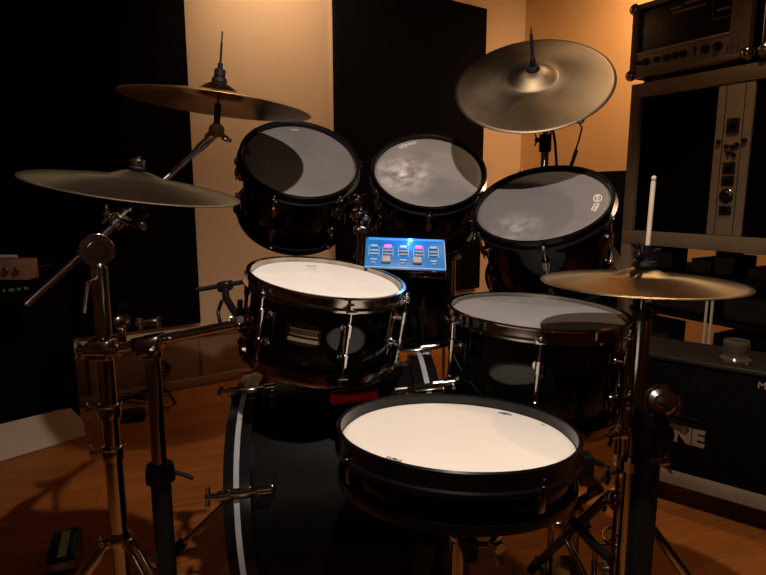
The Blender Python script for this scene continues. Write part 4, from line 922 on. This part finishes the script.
b.build('latch', 'knob', rr)
# small shelf below with dark units, leaving gaps to the wall
b = MB(); rbx(b, .05, RWID-.05, .70, .72, -RD+.01, -.02); b.build('shelf', 'matteblack', rr)
b = MB(); rbx(b, .05, RWID-.05, .53, .545, -RD+.01, -.02); b.build('shelf', 'matteblack', rr)
def unit(t0, t1, z0, z1, lab, nm='audio_unit', m='matteblack', cat='box', dp=.34):
    c = RA + D1*(t0+t1)/2 + N1*(-.05-dp/2); t = thing(nm, lab, cat, (c.x, c.y, z0)); b = MB(); b.box((c.x, c.y, (z0+z1)/2), (t1-t0, dp, z1-z0), D1, N1, (0, 0, 1), .004); b.build('case', m, t)
    f_ = c + N1*(dp/2); MB().box((f_.x, f_.y, (z0+z1)/2), ((t1-t0)*.9, .008, (z1-z0)*.8), D1, N1, (0, 0, 1), .002).build('front_panel', 'knob', t); return t
def tt(u, z=.6): return tA(u, z)
unit(tt(646)-.05, tt(680, .77)-.06, .721, .815, 'black cube-shaped unit under the cabinet grille, behind the hi-hat clutch', dp=.10)
unit(tt(707, .77), tt(738, .77)-.04, .721, .822, 'black unit filling the middle gap under the cabinet grille', dp=.06)
unit(tt(684, .77), tt(705, .77), .721, .785, 'low black unit under the left orange gap below the grille')
unit(tt(740, .77), RWID-.055, .721, .770, 'low black unit under the right orange gap below the grille')
unit(tt(645), tt(704), .546, .69, 'wide black amplifier on the lower rack shelf')
unit(tt(714), RWID-.06, .546, .66, 'narrow black amplifier on the lower rack shelf beside the chrome uprights')
unit(.055, tt(681, .46)-.085, .0, .49, 'black floor unit under the rack, left of the orange gap', dp=.12)
unit(tt(714, .46)-.035, RWID-.06, .0, .49, 'black floor unit under the rack, right of the orange gap', dp=.30)
# thin chrome uprights seen in the gap
b = MB(); 
for u in (706, 711.5):
    t_ = tA(u, .62); rbx(b, t_-.004, t_+.004, .0, .70, -.012, -.004, .001)
b.build('shelf_upright', 'wood_stick', rr)

# amplifier head on the cabinet
zA0 = zr1 + .026; zA1 = Py(632, 8, RA.y).z + .01; AW0, AW1 = tA(630, 1.6), tA(751, 1.65)
ah = thing('amplifier_head', 'brown-trimmed amplifier head with a row of knobs on top of the cabinet', 'amplifier', (RA + D1*(AW0+AW1)/2).to_tuple()[:2] + (zr1,))
AD = .30
b = MB(); rbx(b, AW0, AW1, zA0, zA1, -AD, -.02, .008); b.build('cabinet_body', 'matteblack', ah)
b = MB(); e_ = .022
rbx(b, AW0, AW1, zA1-e_, zA1, -.03, .004, .004); rbx(b, AW0, AW1, zA0, zA0+e_, -.03, .004, .004); rbx(b, AW0, AW0+.028, zA0+e_, zA1-e_, -.03, .004, .004); rbx(b, AW1-.075, AW1-.030, zA0+e_, zA1-e_, -.03, .003, .004); rbx(b, AW1-.03, AW1, zA0+e_, zA1-e_, -.03, .006, .004); b.build('frame_trim', 'brownframe', ah)
HA = zA1-zA0
b = MB(); rbx(b, AW0+.028, AW1-.075, zA0+e_, zA0+e_+HA*.24, -.022, -.002, .002); b.build('control_panel', 'panelgrey', ah)
b = MB(); rbx(b, AW0+.028, AW1-.075, zA0+e_+HA*.24, zA0+e_+HA*.27, -.02, .001, .001); b.build('panel_lip', mat('pale_trim', (.5, .42, .32), .4, 0, .05, 30), ah)
b = MB(); rbx(b, AW0+.028, AW1-.075, zA0+e_+HA*.27, zA1-e_, -.022, -.012, .001); b.build('grille', 'knob', ah)
for x, r_ in ((.05, .009), (.12, .016), (.26, .012), (.37, .014), (.46, .014), (.55, .014), (.78, .017), (.9, .018)):
    t_ = AW0+.028 + (AW1-AW0-.103)*x; z = zA0+e_+HA*.12
    MB().cyl(rc_(t_, z, -.004), rc_(t_, z, .014), r_, r_*.85, n=20).box(rc_(t_, z, .0145), (.002, .002, r_*1.4), D1, N1).build('knob', 'knob', ah)
MB().box(rc_(AW0+.028+(AW1-AW0-.103)*.67, zA0+e_+HA*.13, .0), (.006, .008, .035), D1, N1, (0, 0, 1), .001).build('switch', 'knob', ah)
b = MB(); gx0, gx1, gz0, gz1 = AW0+.028, AW1-.075, zA0+e_+HA*.27, zA1-e_; gw = gx1-gx0; gh = gz1-gz0
def outline(x0, x1, z0, z1):
    k = .002
    for (a_, b_, c_, d_) in ((x0, x1, z0, z0+k), (x0, x1, z1-k, z1), (x0, x0+k, z0, z1), (x1-k, x1, z0, z1)): rbx(b, gx0+gw*a_ if a_ < 1.01 else a_, gx0+gw*b_, gz0+gh*c_, gz0+gh*d_ + (0), -.0125, -.011, 0)
def ol(x0, x1, z0, z1):
    k = .0025; X0, X1, Z0, Z1 = gx0+gw*x0, gx0+gw*x1, gz0+gh*z0, gz0+gh*z1
    rbx(b, X0, X1, Z0, Z0+k, -.0125, -.011, 0); rbx(b, X0, X1, Z1-k, Z1, -.0125, -.011, 0); rbx(b, X0, X0+k, Z0, Z1, -.0125, -.011, 0); rbx(b, X1-k, X1, Z0, Z1, -.0125, -.011, 0)
ol(.03, .20, .38, .90); ol(.80, .99, .34, .95)
for k, (x0, x1, z) in enumerate(((.06, .17, .80), (.07, .15, .70), (.06, .17, .60), (.08, .16, .50), (.35, .47, .80), (.50, .66, .84), (.37, .72, .70), (.90, .96, .86), (.84, .96, .5))): rbx(b, gx0+gw*x0, gx0+gw*x1, gz0+gh*z, gz0+gh*(z+.045), -.0125, -.011, 0)
b.build('printed_legend', 'print', ah)
for t_ in (AW0+.012, AW1-.012):
    for z in (zA0+.014, zA1-.014): MB().ball(rc_(t_ - (.006 if t_ < .3 else -.006), z, -.004), .024).build('ball_corner', 'steel', ah)
for t_ in (AW0+.06, AW1-.06):
    for o in (-.05, -AD+.05): MB().cyl(rc_(t_, zr1, o), rc_(t_, zA0+.002, o), .018, n=16).build('foot', 'rubber', ah)
t_ = AW1-.052; b = MB()
for k in range(4): b.cyl(rc_(t_-.03+k*.02, zA0+.03, .0), rc_(t_-.022+k*.02, zA0+.055, .006), .003, n=8)
b.build('clasp', 'chrome', ah)
# next case at right
t0_ = AW1 + .046
fc = thing('flight_case', 'pale brown flight case at the top right edge beside the amplifier head', 'case', rc_(t0_+.13, zr1, -.12))
b = MB(); rbx(b, t0_, t0_+.26, zr1+.012, zA1+.06, -.30, -.01, .006); b.build('body', 'brownframe', fc)
b = MB(); rbx(b, t0_, t0_+.018, zr1+.012, zA1+.06, -.02, .006, .003); b.build('edge_trim', 'steel', fc)
for z in (zr1+.04, zA1+.03): MB().ball(rc_(t0_+.012, z, .002), .024).build('ball_corner', 'steel', fc)
for t_ in (t0_+.04, t0_+.22): MB().cyl(rc_(t_, zr1, -.06), rc_(t_, zr1+.014, -.06), .02).cyl(rc_(t_, zr1, -.25), rc_(t_, zr1+.014, -.25), .02).build('foot', 'rubber', fc)

# lower flight case on casters with pale lettering
D2 = V((.776, -.63, 0)).normalized(); N2 = V((-.63, -.776, 0)).normalized()
q = Pz(657, 480, .10); LO = V((q.x, q.y, 0)) - D2*.14
zc1 = .515
lc = thing('flight_case', 'large black flight case on the floor at right with pale lettering', 'case', (LO + D2*.4 - N2*.12).to_tuple()[:2] + (0,))
def lbx(b, t0, t1, z0, z1, o0, o1, bev=.003):
    c = LO + D2*(t0+t1)/2 + N2*(o0+o1)/2; return b.box((c.x, c.y, (z0+z1)/2), (t1-t0, abs(o1-o0), z1-z0), D2, N2, (0, 0, 1), bev)
LW = .80; LD = .25
b = MB(); lbx(b, 0, LW, .10, zc1, -LD, -.004, .005); b.build('body', 'matteblack', lc)
b = MB(); lbx(b, -.004, LW, .10, .148, -.03, .004, .004); b.build('bottom_rail', mat('brown_rail', (.21, .155, .10), .5, 0, .15, 14), lc)
b = MB(); lbx(b, -.004, .02, .15, zc1, -.03, .003, .003); b.build('edge_trim', 'blackmetal', lc)
b = MB(); lbx(b, -.006, LW, zc1, zc1+.016, -LD, .006, .004); b.build('lid', mat('dark_brown_lid', (.012, .009, .006), .5, 0, .3, 14), lc)
for t_ in (.08, LW-.08):
    for o in (-.07, -LD+.07):
        c = LO + D2*t_ + N2*o; w__ = MB().cyl(V((c.x, c.y, .034)) - D2*.012, V((c.x, c.y, .034)) + D2*.012, .034, n=20).build('caster', 'rubber', lc)
        MB().box((c.x, c.y, .085), (.06, .05, .03), D2, N2, (0, 0, 1), .004).build('caster_fork', 'blackmetal', lc)
def lpt(u, v, off=0.0):
    d = CF + (u-383)/FPX*CR - (v-287.5)/FPX*CU; p0 = LO + N2*off; t = (p0-CC).dot(N2)/d.dot(N2); return CC + d*t
M['caseletter'] = mat('case_lettering', (.22, .14, .09), .6, 0, .1, 40)
q = lpt(666, 438, -.002)
text('lettering', 'INE', .072, 'caseletter', q, D2, (0, 0, 1), lc, align='LEFT', bold=.004, label='pale block letters INE')
q = lpt(757, 388, -.002); text('small_lettering', 'Mar', .030, 'print', q, D2, (0, 0, 1), lc)
# jar
jc = Pz(735, 362, zc1+.016)
jt = thing('glass_jar', 'small round glass jar standing on the black flight case', 'jar', jc)
MB().lathe([(0, 0), (.040, 0), (.044, .006), (.044, .012), (.034, .020), (.032, .030), (.036, .038), (.036, .066), (.033, .070), (.030, .068), (.032, .040), (.028, .028), (.030, .014), (0, .008)], jc + V((0, 0, .0005)), (0, 0, 1), 32).build('glass', 'jarglass', jt)
MB().cyl(jc + V((0, 0, .036)), jc + V((0, 0, .058)), .029, n=24).build('contents', 'sand', jt)
# black piece behind the toms at the right wall
q = onB(598, .22)
kb = thing('black_speaker_cabinet', 'tall black speaker cabinet against the orange wall behind the right tom', 'speaker', (q + B*.22).to_tuple()[:2] + (0,))
zk = Py(605, 172, (onB(598, .3)).y).z
c = onB(598, .2) + B*.17
MB().box((c.x, c.y, zk/2+.01), (.34, .36, zk-.02), B, NB, (0, 0, 1), .008).build('body', 'matteblack', kb)
c2 = c + NB*.182
MB().box((c2.x, c2.y, zk/2+.02), (.30, .006, zk-.14), B, NB, (0, 0, 1), .003).build('front_grille', 'foam', kb)
for s in (-1, 1):
    q = c + B*s*.12; MB().cyl((q.x, q.y, 0), (q.x, q.y, .012), .03).build('foot', 'rubber', kb)
